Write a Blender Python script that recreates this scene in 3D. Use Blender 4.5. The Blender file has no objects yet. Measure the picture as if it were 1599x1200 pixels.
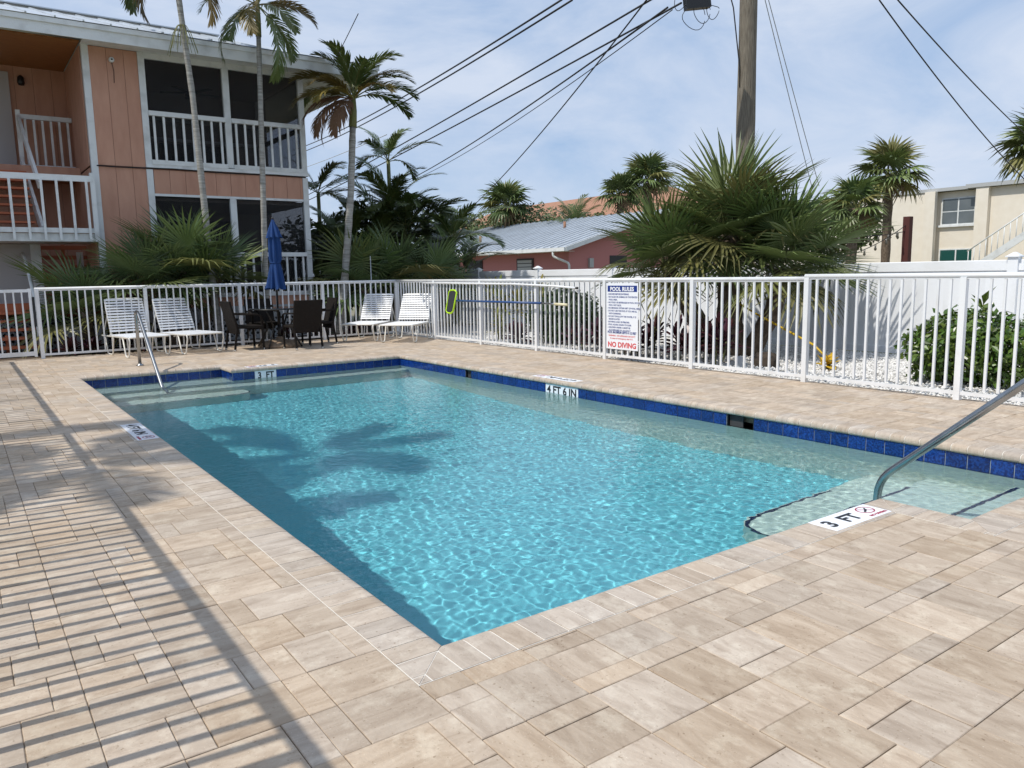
import bpy, bmesh, math, random
from mathutils import Vector, Matrix
rng = random.Random(11)
R = math.radians
sc = bpy.context.scene
COL = sc.collection

# ------------------------------------------------------------------ camera, sky, sun, exposure
cam = bpy.data.cameras.new('camera'); cam_ob = bpy.data.objects.new('camera', cam); COL.objects.link(cam_ob); sc.camera = cam_ob
cam.sensor_width = 36.0; cam.lens = 36.0*1212.2/1599.0; cam.clip_start = .05; cam.clip_end = 3000
_r = Vector((0.81285, -0.58220, -0.01799)); _d = Vector((-0.09706, -0.10492, -0.98973)); _f = Vector((0.57434, 0.80625, -0.14179))
_m = Matrix(((_r.x, -_d.x, -_f.x), (_r.y, -_d.y, -_f.y), (_r.z, -_d.z, -_f.z)))
cam_ob.matrix_world = Matrix.Translation((-1.3112, -2.2975, 1.307)) @ _m.to_4x4()

SUN_EL, SUN_AZ = R(56), R(-85.0)          # the sun stands to the left (-X), a touch behind the apartment facade
sun_dir = Vector((math.sin(SUN_AZ)*math.cos(SUN_EL), math.cos(SUN_AZ)*math.cos(SUN_EL), math.sin(SUN_EL)))
world = bpy.data.worlds.new('World'); sc.world = world; world.use_nodes = True
nt = world.node_tree; bg = nt.nodes['Background']
sky = nt.nodes.new('ShaderNodeTexSky'); sky.sky_type = 'NISHITA'; sky.sun_disc = False
sky.sun_elevation = SUN_EL; sky.sun_rotation = SUN_AZ; sky.air_density = 1.0; sky.dust_density = .6; sky.ozone_density = 2.2
tc = nt.nodes.new('ShaderNodeTexCoord'); mp = nt.nodes.new('ShaderNodeMapping'); mp.inputs['Scale'].default_value = (1.3, 1.3, 3.2)
mp.inputs['Rotation'].default_value = (.0, .25, .6)
n1 = nt.nodes.new('ShaderNodeTexNoise'); n1.inputs['Scale'].default_value = 2.6; n1.inputs['Detail'].default_value = 10; n1.inputs['Roughness'].default_value = .6; n1.inputs['Distortion'].default_value = .5
rp = nt.nodes.new('ShaderNodeValToRGB'); rp.color_ramp.elements[0].position = .33; rp.color_ramp.elements[0].color = (.0,.0,.0,1); rp.color_ramp.elements[1].position = .66; rp.color_ramp.elements[1].color = (.85,.85,.85,1)
mx = nt.nodes.new('ShaderNodeMix'); mx.data_type = 'RGBA'; mx.inputs[7].default_value = (6.7, 7.4, 8.7, 1)
nt.links.new(tc.outputs['Generated'], mp.inputs[0]); nt.links.new(mp.outputs[0], n1.inputs['Vector']); nt.links.new(n1.outputs['Fac'], rp.inputs[0])
hz = nt.nodes.new('ShaderNodeMix'); hz.data_type = 'RGBA'; hz.inputs[0].default_value = .72; hz.inputs[7].default_value = (3.9, 5.5, 8.2, 1)     # thin high haze over the clear sky
nt.links.new(sky.outputs[0], hz.inputs[6]); nt.links.new(rp.outputs[0], mx.inputs[0]); nt.links.new(hz.outputs[2], mx.inputs[6]); nt.links.new(mx.outputs[2], bg.inputs['Color'])
bg.inputs['Strength'].default_value = .1
sun = bpy.data.lights.new('sun', 'SUN'); sun.energy = 3.45; sun.angle = R(.8); sun.color = (1, .955, .87)
sun_ob = bpy.data.objects.new('sun', sun); COL.objects.link(sun_ob); sun_ob.rotation_euler = (-sun_dir).to_track_quat('-Z', 'Y').to_euler()
sun.cycles.is_caustics_light = True
vs = sc.view_settings; vs.view_transform = 'Standard'; vs.look = 'None'; vs.exposure = .06; vs.gamma = 1; vs.use_curve_mapping = False
sc.cycles.caustics_refractive = True; sc.cycles.caustics_reflective = False
sc.cycles.max_bounces = 8; sc.cycles.transmission_bounces = 8; sc.cycles.transparent_max_bounces = 12

# ------------------------------------------------------------------ helpers
class MB:
    def __init__(s): s.v = []; s.f = []; s.m = []; s.sm = []
    def add(s, vs_, fs, mi=0, smooth=False):
        b = len(s.v); s.v += [tuple(v) for v in vs_]
        for f in fs: s.f.append(tuple(i+b for i in f)); s.m.append(mi); s.sm.append(smooth)
        return s
    def box(s, x0, x1, y0, y1, z0, z1, mi=0, M=None):
        v = [Vector((x, y, z)) for x in (x0, x1) for y in (y0, y1) for z in (z0, z1)]
        if M is not None: v = [M @ p for p in v]
        return s.add(v, [(0,1,3,2),(4,6,7,5),(0,4,5,1),(2,3,7,6),(0,2,6,4),(1,5,7,3)], mi)
    def cbox(s, x0, x1, y0, y1, z0, z1, c=.003, mi=0, M=None):       # box with chamfered top
        v = [(x0,y0,z0),(x1,y0,z0),(x1,y1,z0),(x0,y1,z0),(x0,y0,z1-c),(x1,y0,z1-c),(x1,y1,z1-c),(x0,y1,z1-c),
             (x0+c,y0+c,z1),(x1-c,y0+c,z1),(x1-c,y1-c,z1),(x0+c,y1-c,z1)]
        v = [Vector(p) for p in v]
        if M is not None: v = [M @ p for p in v]
        f = [(3,2,1,0)]
        for k in range(4):
            j = (k+1) % 4; f += [(k,j,4+j,4+k),(4+k,4+j,8+j,8+k)]
        return s.add(v, f+[(8,9,10,11)], mi)
    def bar(s, a, b, w, h=None, mi=0, up=(0,0,1)):
        a = Vector(a); b = Vector(b); h = w if h is None else h
        t = (b-a); L = t.length; t.normalize(); u = Vector(up)
        if abs(t.dot(u)) > .98: u = Vector((0,1,0))
        sd = t.cross(u).normalized(); up2 = sd.cross(t)
        M = Matrix(((t.x,sd.x,up2.x,a.x),(t.y,sd.y,up2.y,a.y),(t.z,sd.z,up2.z,a.z),(0,0,0,1)))
        return s.box(0, L, -w/2, w/2, -h/2, h/2, mi, M)
    def tube(s, pts, rad, n=8, mi=0, cap=True, smooth=True):
        pts = [Vector(p) for p in pts]; rr = rad if hasattr(rad, '__len__') else [rad]*len(pts)
        b = len(s.v); prev = None
        for i, p in enumerate(pts):
            t = (pts[min(i+1, len(pts)-1)]-pts[max(i-1, 0)]).normalized()
            if prev is None:
                a = Vector((0,0,1)) if abs(t.z) < .9 else Vector((1,0,0)); nrm = t.cross(a).normalized()
            else: nrm = (prev-t*prev.dot(t)).normalized()
            prev = nrm; bn = t.cross(nrm)
            for k in range(n):
                a = 2*math.pi*k/n; s.v.append(tuple(p+(nrm*math.cos(a)+bn*math.sin(a))*rr[i]))
        for i in range(len(pts)-1):
            for k in range(n):
                j = (k+1) % n; s.f.append((b+i*n+k, b+i*n+j, b+(i+1)*n+j, b+(i+1)*n+k)); s.m.append(mi); s.sm.append(smooth)
        if cap:
            s.f.append(tuple(b+k for k in reversed(range(n)))); s.m.append(mi); s.sm.append(False)
            e = b+(len(pts)-1)*n; s.f.append(tuple(e+k for k in range(n))); s.m.append(mi); s.sm.append(False)
        return s
    def lathe(s, c, prof, n=16, mi=0, smooth=True):                   # prof: (radius, z)
        b = len(s.v)
        for r_, z in prof:
            for k in range(n): a = 2*math.pi*k/n; s.v.append((c[0]+r_*math.cos(a), c[1]+r_*math.sin(a), c[2]+z))
        for i in range(len(prof)-1):
            for k in range(n):
                j = (k+1) % n; s.f.append((b+i*n+k, b+i*n+j, b+(i+1)*n+j, b+(i+1)*n+k)); s.m.append(mi); s.sm.append(smooth)
        for i, rev in ((0, True), (len(prof)-1, False)):
            ids = [b+i*n+k for k in range(n)]
            s.f.append(tuple(reversed(ids)) if rev else tuple(ids)); s.m.append(mi); s.sm.append(False)
        return s
    def mesh(s, name, mats):
        me = bpy.data.meshes.new(name); me.from_pydata(s.v, [], s.f)
        for m in (mats if isinstance(mats, (list, tuple)) else [mats]): me.materials.append(m)
        me.polygons.foreach_set('material_index', s.m); me.polygons.foreach_set('use_smooth', s.sm); me.update()
        return me
    def build(s, name, mats, parent=None, **kw): return ob(name, s.mesh(name, mats), parent, **kw)

def ob(name, data, parent=None, loc=None, rot=None, mat=None, kind=None, label=None, cat=None, group=None):
    o = bpy.data.objects.new(name, data); COL.objects.link(o)
    if parent is not None: o.parent = parent
    if loc is not None: o.location = loc
    if rot is not None: o.rotation_euler = rot
    if mat is not None: o.matrix_local = mat
    return tag(o, label, cat, group, kind)
def tag(o, label=None, cat=None, group=None, kind=None):
    if label: o['label'] = label
    if cat: o['category'] = cat
    if group: o['group'] = group
    if kind: o['kind'] = kind
    return o
def thing(name, label, cat, loc=(0,0,0), rz=0, group=None):
    return ob(name, None, None, loc, (0,0,rz), label=label, cat=cat, group=group)
def copy_tree(o, parent=None):
    c = o.copy(); COL.objects.link(c)
    if parent is not None: c.parent = parent
    for ch in list(o.children): copy_tree(ch, c)
    return c

# ------------------------------------------------------------------ materials
def mat(name, col, rough=.6, var=.0, metal=0, spec=.5, nscale=0, col2=None, bump=0, bscale=None, stretch=(1,1,1), island=False, translu=0, detail=5, ramp=(.35,.68), hue=0):
    m = bpy.data.materials.new(name); m.use_nodes = True; t = m.node_tree; n = t.nodes; L = t.links
    b = n['Principled BSDF']; b.inputs['Roughness'].default_value = rough; b.inputs['Metallic'].default_value = metal; b.inputs['Specular IOR Level'].default_value = spec
    b.inputs['Base Color'].default_value = (*col, 1); cs = None
    co = n.new('ShaderNodeTexCoord'); mp_ = n.new('ShaderNodeMapping'); mp_.inputs['Scale'].default_value = stretch; L.new(co.outputs['Object'], mp_.inputs[0])
    oi = n.new('ShaderNodeObjectInfo'); ge = n.new('ShaderNodeNewGeometry')
    rnd = ge.outputs['Random Per Island'] if island else oi.outputs['Random']
    ad = n.new('ShaderNodeVectorMath'); ad.operation = 'ADD'; L.new(mp_.outputs[0], ad.inputs[0])
    ml = n.new('ShaderNodeMath'); ml.operation = 'MULTIPLY'; ml.inputs[1].default_value = 37.0; L.new(rnd, ml.inputs[0]); L.new(ml.outputs[0], ad.inputs[1])
    if col2 is not None:
        nz = n.new('ShaderNodeTexNoise'); nz.inputs['Scale'].default_value = nscale; nz.inputs['Detail'].default_value = detail; L.new(ad.outputs[0], nz.inputs['Vector'])
        cr = n.new('ShaderNodeValToRGB'); cr.color_ramp.elements[0].position = ramp[0]; cr.color_ramp.elements[1].position = ramp[1]
        cr.color_ramp.elements[0].color = (*col, 1); cr.color_ramp.elements[1].color = (*col2, 1); L.new(nz.outputs['Fac'], cr.inputs[0]); cs = cr.outputs[0]
    if var or hue:
        hs = n.new('ShaderNodeHueSaturation')
        if cs is not None: L.new(cs, hs.inputs['Color'])
        else: hs.inputs['Color'].default_value = (*col, 1)
        mr = n.new('ShaderNodeMapRange'); mr.inputs[3].default_value = 1-var; mr.inputs[4].default_value = 1+var; L.new(rnd, mr.inputs[0]); L.new(mr.outputs[0], hs.inputs['Value'])
        if hue:
            m2 = n.new('ShaderNodeMath'); m2.operation = 'MULTIPLY'; m2.inputs[1].default_value = 7.13; L.new(rnd, m2.inputs[0])
            m3 = n.new('ShaderNodeMath'); m3.operation = 'FRACT'; L.new(m2.outputs[0], m3.inputs[0])
            m4 = n.new('ShaderNodeMapRange'); m4.inputs[3].default_value = .5-hue; m4.inputs[4].default_value = .5+hue; L.new(m3.outputs[0], m4.inputs[0]); L.new(m4.outputs[0], hs.inputs['Hue'])
        cs = hs.outputs[0]
    if cs is not None: L.new(cs, b.inputs['Base Color'])
    if bump:
        bn = n.new('ShaderNodeTexNoise'); bn.inputs['Scale'].default_value = bscale or nscale*3; bn.inputs['Detail'].default_value = 4; L.new(ad.outputs[0], bn.inputs['Vector'])
        bp = n.new('ShaderNodeBump'); bp.inputs['Strength'].default_value = bump; bp.inputs['Distance'].default_value = .01; L.new(bn.outputs['Fac'], bp.inputs['Height']); L.new(bp.outputs[0], b.inputs['Normal'])
    if translu:
        tr = n.new('ShaderNodeBsdfTranslucent'); ms = n.new('ShaderNodeMixShader'); ms.inputs[0].default_value = translu
        tr.inputs[0].default_value = (*[min(1, c*1.5) for c in col], 1)
        if cs is not None: L.new(cs, tr.inputs[0])
        L.new(b.outputs[0], ms.inputs[1]); L.new(tr.outputs[0], ms.inputs[2]); L.new(ms.outputs[0], n['Material Output'].inputs[0])
    return m

def paver_mat(name, island, stretch):
    m = bpy.data.materials.new(name); m.use_nodes = True; t = m.node_tree; n = t.nodes; L = t.links; b = n['Principled BSDF']
    b.inputs['Roughness'].default_value = .82; b.inputs['Specular IOR Level'].default_value = .3
    co = n.new('ShaderNodeTexCoord'); oi = n.new('ShaderNodeObjectInfo'); ge = n.new('ShaderNodeNewGeometry')
    rnd = ge.outputs['Random Per Island'] if island else oi.outputs['Random']
    ml = n.new('ShaderNodeMath'); ml.operation = 'MULTIPLY'; ml.inputs[1].default_value = 53.0; L.new(rnd, ml.inputs[0])
    ad = n.new('ShaderNodeVectorMath'); ad.operation = 'ADD'; L.new(co.outputs['Object'], ad.inputs[0]); L.new(ml.outputs[0], ad.inputs[1])
    mp_ = n.new('ShaderNodeMapping'); mp_.inputs['Scale'].default_value = stretch; L.new(ad.outputs[0], mp_.inputs[0])
    streak = n.new('ShaderNodeTexNoise'); streak.inputs['Scale'].default_value = 4.5; streak.inputs['Detail'].default_value = 7; streak.inputs['Roughness'].default_value = .62; streak.inputs['Distortion'].default_value = .7; L.new(mp_.outputs[0], streak.inputs['Vector'])
    cr = n.new('ShaderNodeValToRGB'); e = cr.color_ramp.elements; e[0].position = .22; e[0].color = (.305,.228,.165,1); e[1].position = .80; e[1].color = (.585,.49,.39,1)
    x = cr.color_ramp.elements.new(.5); x.color = (.455,.365,.28,1); L.new(streak.outputs['Fac'], cr.inputs[0])
    pale = n.new('ShaderNodeTexNoise'); pale.inputs['Scale'].default_value = 7; pale.inputs['Detail'].default_value = 9; pale.inputs['Roughness'].default_value = .7; L.new(ad.outputs[0], pale.inputs['Vector'])
    cr2 = n.new('ShaderNodeValToRGB'); cr2.color_ramp.elements[0].position = .52; cr2.color_ramp.elements[0].color = (0,0,0,1); cr2.color_ramp.elements[1].position = .66; cr2.color_ramp.elements[1].color = (.6,.6,.6,1); L.new(pale.outputs['Fac'], cr2.inputs[0])
    mxx = n.new('ShaderNodeMix'); mxx.data_type = 'RGBA'; mxx.inputs[7].default_value = (.63,.545,.435,1); L.new(cr2.outputs[0], mxx.inputs[0]); L.new(cr.outputs[0], mxx.inputs[6])
    sp = n.new('ShaderNodeTexNoise'); sp.inputs['Scale'].default_value = 160; sp.inputs['Detail'].default_value = 2; L.new(ad.outputs[0], sp.inputs['Vector'])
    cr3 = n.new('ShaderNodeValToRGB'); cr3.color_ramp.elements[0].position = .68; cr3.color_ramp.elements[0].color = (0,0,0,1); cr3.color_ramp.elements[1].position = .75; cr3.color_ramp.elements[1].color = (.45,.45,.45,1); L.new(sp.outputs['Fac'], cr3.inputs[0])
    mx2 = n.new('ShaderNodeMix'); mx2.data_type = 'RGBA'; mx2.inputs[7].default_value = (.75,.68,.56,1); L.new(cr3.outputs[0], mx2.inputs[0]); L.new(mxx.outputs[2], mx2.inputs[6])
    hs = n.new('ShaderNodeHueSaturation'); L.new(mx2.outputs[2], hs.inputs['Color'])
    mr = n.new('ShaderNodeMapRange'); mr.inputs[3].default_value = .87; mr.inputs[4].default_value = 1.10; L.new(rnd, mr.inputs[0]); L.new(mr.outputs[0], hs.inputs['Value'])
    m2 = n.new('ShaderNodeMath'); m2.operation = 'MULTIPLY'; m2.inputs[1].default_value = 9.7; L.new(rnd, m2.inputs[0]); m3 = n.new('ShaderNodeMath'); m3.operation = 'FRACT'; L.new(m2.outputs[0], m3.inputs[0])
    m4 = n.new('ShaderNodeMapRange'); m4.inputs[3].default_value = .86; m4.inputs[4].default_value = 1.12; L.new(m3.outputs[0], m4.inputs[0]); L.new(m4.outputs[0], hs.inputs['Saturation'])
    L.new(hs.outputs[0], b.inputs['Base Color'])
    pit = n.new('ShaderNodeTexNoise'); pit.inputs['Scale'].default_value = 75; pit.inputs['Detail'].default_value = 3; L.new(ad.outputs[0], pit.inputs['Vector'])
    cr4 = n.new('ShaderNodeValToRGB'); cr4.color_ramp.elements[0].position = .24; cr4.color_ramp.elements[0].color = (.6,.55,.5,1); cr4.color_ramp.elements[1].position = .36; cr4.color_ramp.elements[1].color = (1,1,1,1); L.new(pit.outputs['Fac'], cr4.inputs[0])
    mu = n.new('ShaderNodeMix'); mu.data_type = 'RGBA'; mu.blend_type = 'MULTIPLY'; mu.inputs[0].default_value = 1; L.new(hs.outputs[0], mu.inputs[6]); L.new(cr4.outputs[0], mu.inputs[7]); L.new(mu.outputs[2], b.inputs['Base Color'])
    bp = n.new('ShaderNodeBump'); bp.inputs['Strength'].default_value = .45; bp.inputs['Distance'].default_value = .006
    bn = n.new('ShaderNodeTexNoise'); bn.inputs['Scale'].default_value = 60; bn.inputs['Detail'].default_value = 6; L.new(ad.outputs[0], bn.inputs['Vector']); L.new(bn.outputs['Fac'], bp.inputs['Height']); L.new(bp.outputs[0], b.inputs['Normal'])
    return m

M = {}
M['paver'] = paver_mat('paver', False, (1, 3.6, 1)); M['paver_x'] = paver_mat('paver_field_x', True, (1, 3.6, 1)); M['paver_y'] = paver_mat('paver_field_y', True, (3.6, 1, 1))
M['coping'] = paver_mat('coping', False, (1, 4, 1))
for n_ in M['coping'].node_tree.nodes:
    if n_.type == 'MAP_RANGE' and n_.inputs[3].default_value > .868: n_.inputs[3].default_value = .92; n_.inputs[4].default_value = 1.08
    elif n_.type == 'MAP_RANGE': n_.inputs[3].default_value = .72; n_.inputs[4].default_value = .98
M['joint'] = mat('joint_sand', (.16,.12,.085), .95, nscale=60, col2=(.26,.20,.14), bump=.4)
M['grout'] = mat('white_grout', (.72,.68,.62), .8)
M['tile'] = mat('blue_tile', (.003,.014,.10), .12, var=.22, nscale=70, col2=(.010,.055,.27), ramp=(.4,.62), detail=3)
M['tilegrout'] = mat('tile_grout', (.45,.52,.58), .7)
M['plaster'] = mat('pale_plaster', (.60,.70,.64), .7, nscale=30, col2=(.68,.76,.70))
M['floorpl'] = mat('depth_tinted_plaster', (.175,.59,.70), .7, nscale=1.5, col2=(.20,.63,.74))  # floor colour carries the light absorption of the deep water above it
M['stepedge'] = mat('navy_tile', (.006,.015,.07), .3)
M['white'] = mat('white_enamel', (.80,.81,.82), .35, var=.04, nscale=5, col2=(.64,.63,.60), ramp=(.52,.85), stretch=(1,1,.5))
M['vinyl'] = mat('white_vinyl', (.83,.84,.86), .4, var=.035, nscale=1.6, col2=(.72,.72,.71), ramp=(.5,.85), detail=8)
M['steel'] = mat('stainless', (.42,.43,.44), .26, metal=1, nscale=12, col2=(.34,.35,.36))
M['pink'] = mat('salmon_siding', (.57,.315,.22), .75, var=.03, nscale=5, col2=(.46,.235,.16), stretch=(1.2,1.2,.35), bump=.15, bscale=60, ramp=(.3,.8), detail=9)
M['pinkd'] = mat('salmon_joint', (.25,.12,.085), .9)
M['wood_white'] = mat('white_wood', (.74,.76,.76), .6, var=.05, nscale=3.5, col2=(.50,.51,.50), ramp=(.48,.82), detail=9, bump=.25, bscale=40)
M['terra'] = mat('terracotta_paint', (.46,.13,.055), .6, var=.08)
M['cedar'] = mat('cedar_ceiling', (.36,.15,.045), .5, nscale=7, col2=(.24,.09,.025), stretch=(1,8,1))
M['tin'] = mat('galvanised_roof', (.62,.66,.70), .38, metal=.35, nscale=2, col2=(.52,.55,.58))
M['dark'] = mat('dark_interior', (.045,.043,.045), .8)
M['interior'] = mat('porch_interior', (.42,.36,.33), .8)
M['greydoor'] = mat('grey_door', (.46,.44,.44), .6)
M['lattice'] = mat('grey_lattice', (.40,.42,.44), .7)
M['wicker'] = mat('dark_wicker', (.008,.0065,.006), .75, spec=.15, nscale=160, col2=(.026,.021,.018), bump=.6, bscale=140)
M['black'] = mat('black_metal', (.012,.012,.013), .4)
M['glass_t'] = mat('smoked_table_glass', (.02,.025,.03), .05)
M['stonebase'] = mat('brown_stone_base', (.30,.22,.15), .8, nscale=25, col2=(.18,.12,.08), bump=.5)
M['blue'] = mat('blue_canvas', (.003,.034,.14), .85, nscale=40, col2=(.004,.045,.18), bump=.2)
M['strap'] = mat('white_strap', (.80,.81,.83), .4)
M['chair_frame'] = mat('cream_tube', (.74,.72,.66), .35)
M['lime'] = mat('lime_plastic', (.50,.82,.02), .4)
M['net'] = mat('dark_net', (.03,.035,.04), .9)
M['bluepole'] = mat('blue_pole', (.02,.07,.22), .35)
M['poletip'] = mat('cream_tip', (.75,.68,.45), .5)
M['signwhite'] = mat('sign_white', (.84,.86,.90), .35)
M['signblue'] = mat('sign_blue', (.008,.035,.22), .4); M['signred'] = mat('sign_red', (.62,.025,.03), .4); M['ink'] = mat('black_ink', (.012,.012,.015), .5)
M['markred'] = mat('marker_red', (.35,.03,.06), .5)
M['marble'] = mat('white_chips', (.72,.70,.67), .7, var=.16, island=True)
M['chipbed'] = mat('chip_bed', (.30,.29,.27), .9, nscale=45, col2=(.58,.56,.53), bump=1, bscale=45)
M['soil'] = mat('mulch_soil', (.055,.035,.022), .95, nscale=18, col2=(.13,.09,.06), bump=.8, bscale=40)
M['ground'] = mat('sandy_ground', (.26,.22,.16), .95, nscale=2, col2=(.12,.14,.06), bump=.5, bscale=30)
M['cable'] = mat('black_cable', (.012,.012,.014), .6)
M['pole'] = mat('weathered_pole', (.12,.10,.075), .9, nscale=14, col2=(.24,.21,.165), stretch=(6,6,.35), bump=.8, bscale=26)
M['cream'] = mat('cream_stucco', (.76,.69,.58), .85, nscale=3, col2=(.80,.735,.63), bump=.3, bscale=8)
M['creamtrim'] = mat('grey_roof_edge', (.42,.43,.43), .7)
M['pane'] = mat('window_glass', (.10,.12,.13), .06, nscale=.8, col2=(.16,.18,.19))
M['paneg'] = mat('green_glass', (.02,.085,.075), .06)
M['pink2'] = mat('rose_siding', (.46,.19,.18), .8)
M['shingle'] = mat('orange_shingle', (.30,.15,.09), .9, nscale=5, col2=(.39,.21,.135), bump=.5, bscale=12)
M['buff'] = mat('buff_wall', (.45,.36,.26), .85)
M['redpost'] = mat('dark_red_post', (.08,.018,.014), .7)
M['fan_a'] = mat('palm_green', (.13,.175,.056), .45, var=.4, translu=.10, hue=.02)
M['fan_b'] = mat('palm_olive', (.20,.20,.065), .45, var=.3, translu=.2, hue=.02)
M['fan_d'] = mat('palm_dead', (.20,.135,.07), .8, var=.3, translu=.1)
M['fan_dark'] = mat('palm_deep_green', (.105,.15,.06), .4, var=.3, translu=.14, hue=.02)
M['feather'] = mat('frond_green', (.10,.14,.04), .4, var=.3, translu=.2, hue=.02)
M['feather_y'] = mat('frond_gold', (.20,.15,.035), .5, var=.3, translu=.25, hue=.015)
M['feather_b'] = mat('frond_brown', (.19,.10,.05), .8, var=.3, translu=.1)
M['stalk'] = mat('palm_stalk', (.14,.15,.05), .5, var=.2)
M['trunk_g'] = mat('ringed_grey_trunk', (.22,.21,.19), .9, nscale=10, col2=(.42,.41,.38), stretch=(.4,.4,4), bump=.6, bscale=14)
M['trunk_b'] = mat('fibrous_trunk', (.085,.06,.042), .95, nscale=9, col2=(.20,.15,.105), stretch=(3,3,1.2), bump=1.0, bscale=22)
M['leaf'] = mat('shrub_leaf', (.09,.15,.024), .3, var=.45, island=True, translu=.2, hue=.025)
M['leaf_d'] = mat('dark_shrub_leaf', (.03,.058,.014), .55, var=.45, island=True, translu=.15, hue=.02)
M['leaf_y'] = mat('croton_leaf', (.20,.20,.03), .4, var=.4, island=True, translu=.2, hue=.05)
M['ti'] = mat('purple_ti_leaf', (.055,.016,.022), .35, var=.5, island=True, translu=.2, hue=.03)
M['tree'] = mat('tree_leaf', (.085,.115,.035), .5, var=.5, island=True, translu=.15, hue=.03)
M['lava'] = mat('dark_log', (.025,.018,.014), .9, nscale=15, col2=(.07,.05,.035), bump=1)
M['yellow'] = mat('yellow_leaf', (.62,.40,.02), .5, var=.2, island=True, translu=.15)
M['bulb'] = mat('bulb_glass', (.12,.11,.09), .15)
# water: clear refracting surface over the plaster, tinted by the treated water
m = bpy.data.materials.new('pool_water'); m.use_nodes = True; n = m.node_tree.nodes; L = m.node_tree.links; n.clear()
o_ = n.new('ShaderNodeOutputMaterial'); fr = n.new('ShaderNodeFresnel'); fr.inputs['IOR'].default_value = 1.33
rf = n.new('ShaderNodeBsdfRefraction'); rf.inputs['IOR'].default_value = 1.33; rf.inputs['Roughness'].default_value = 0; rf.inputs['Color'].default_value = (.90,.985,.99,1)
gl = n.new('ShaderNodeBsdfGlossy'); gl.inputs['Roughness'].default_value = .0; ms = n.new('ShaderNodeMixShader')
co_ = n.new('ShaderNodeTexCoord'); hs_ = []
for sc_, w_ in ((11, .65), (26, .35)):
    nz_ = n.new('ShaderNodeTexNoise'); nz_.inputs['Scale'].default_value = sc_; nz_.inputs['Detail'].default_value = 2; nz_.inputs['Distortion'].default_value = .6; L.new(co_.outputs['Object'], nz_.inputs['Vector'])
    mu_ = n.new('ShaderNodeMath'); mu_.operation = 'MULTIPLY'; mu_.inputs[1].default_value = w_; L.new(nz_.outputs['Fac'], mu_.inputs[0]); hs_.append(mu_)
ad_ = n.new('ShaderNodeMath'); L.new(hs_[0].outputs[0], ad_.inputs[0]); L.new(hs_[1].outputs[0], ad_.inputs[1])
bp_ = n.new('ShaderNodeBump'); bp_.inputs['Strength'].default_value = 1; bp_.inputs['Distance'].default_value = .0060; L.new(ad_.outputs[0], bp_.inputs['Height'])
for q_ in (fr, gl): L.new(bp_.outputs[0], q_.inputs['Normal'])
L.new(fr.outputs[0], ms.inputs[0]); L.new(rf.outputs[0], ms.inputs[1]); L.new(gl.outputs[0], ms.inputs[2]); L.new(ms.outputs[0], o_.inputs[0]); M['water'] = m
# insect screen: fine dark mesh that lets part of the light through
m = bpy.data.materials.new('insect_screen'); m.use_nodes = True; n = m.node_tree.nodes; L = m.node_tree.links
tr = n.new('ShaderNodeBsdfTransparent'); tr.inputs[0].default_value = (.85,.85,.86,1); ms = n.new('ShaderNodeMixShader'); ms.inputs[0].default_value = .66
n['Principled BSDF'].inputs['Base Color'].default_value = (.012,.012,.013,1); n['Principled BSDF'].inputs['Roughness'].default_value = .6
L.new(n['Principled BSDF'].outputs[0], ms.inputs[1]); L.new(tr.outputs[0], ms.inputs[2]); L.new(ms.outputs[0], n['Material Output'].inputs[0]); M['screen'] = m

# ------------------------------------------------------------------ text
def text(body, size, mtx, material, parent=None, name='lettering', bold=.0, width=None, squash=None, align='LEFT', depth=.0008):
    cu = bpy.data.curves.new(name, 'FONT'); cu.body = body; cu.size = size; cu.offset = bold; cu.align_x = align; cu.extrude = depth; cu.resolution_u = 3
    o = bpy.data.objects.new('tmp', cu); COL.objects.link(o); bpy.context.view_layer.update()
    me = bpy.data.meshes.new_from_object(o.evaluated_get(bpy.context.evaluated_depsgraph_get()))
    bpy.data.objects.remove(o); bpy.data.curves.remove(cu)
    xs = [v.co.x for v in me.vertices]; w = max(xs)-min(xs)
    if width: k = width/w; me.transform(Matrix.Diagonal((k,1,1,1)))
    me.materials.clear(); me.materials.append(material); me.name = name
    r = ob(name, me, parent); r.matrix_local = mtx; return r
def frame(origin, right, up):      # text frame: x along right, y along up
    r = Vector(right).normalized(); u = Vector(up).normalized(); n_ = r.cross(u); o = Vector(origin)
    return Matrix(((r.x,u.x,n_.x,o.x),(r.y,u.y,n_.y,o.y),(r.z,u.z,n_.z,o.z),(0,0,0,1)))

# ------------------------------------------------------------------ ground, deck, pool
PX, PY, PY2, RX = 4.565, 9.13, 9.70, 1.85    # coping inner edges: right, far, far recess, recess right end
NX, NY = 2.896, -.485                         # near notch
CW = .215
def sheet(mb, x0, x1, y0, y1, z): mb.add([(x0,y0,z),(x1,y0,z),(x1,y1,z),(x0,y1,z)], [(0,1,2,3)])
g = MB(); B = 900
DX0, DX1, DY0, DY1 = -1.95, 6.68, -5.6, 13.22
for a in ((-B, DX0, -B, B), (DX1, B, -B, B), (DX0, DX1, -B, DY0), (DX0, DX1, DY1, B)): sheet(g, *a, -.06)
g.build('ground', M['ground'], kind='structure')

deck = MB()
ring = [(DX0,-.1,DY0,DY1), (-.1,DX1,DY0,-.63), (-.1,NX-.12,-.63,-.1), (PX+.1,DX1,-.63,DY1), (-.1,RX+.12,PY2+.1,DY1), (RX+.12,PX+.1,PY+.1,DY1)]
for x0,x1,y0,y1 in ring: deck.box(x0,x1,y0,y1,-.13,-.005)
deck = deck.build('pool_deck', M['joint'], kind='structure')

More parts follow.
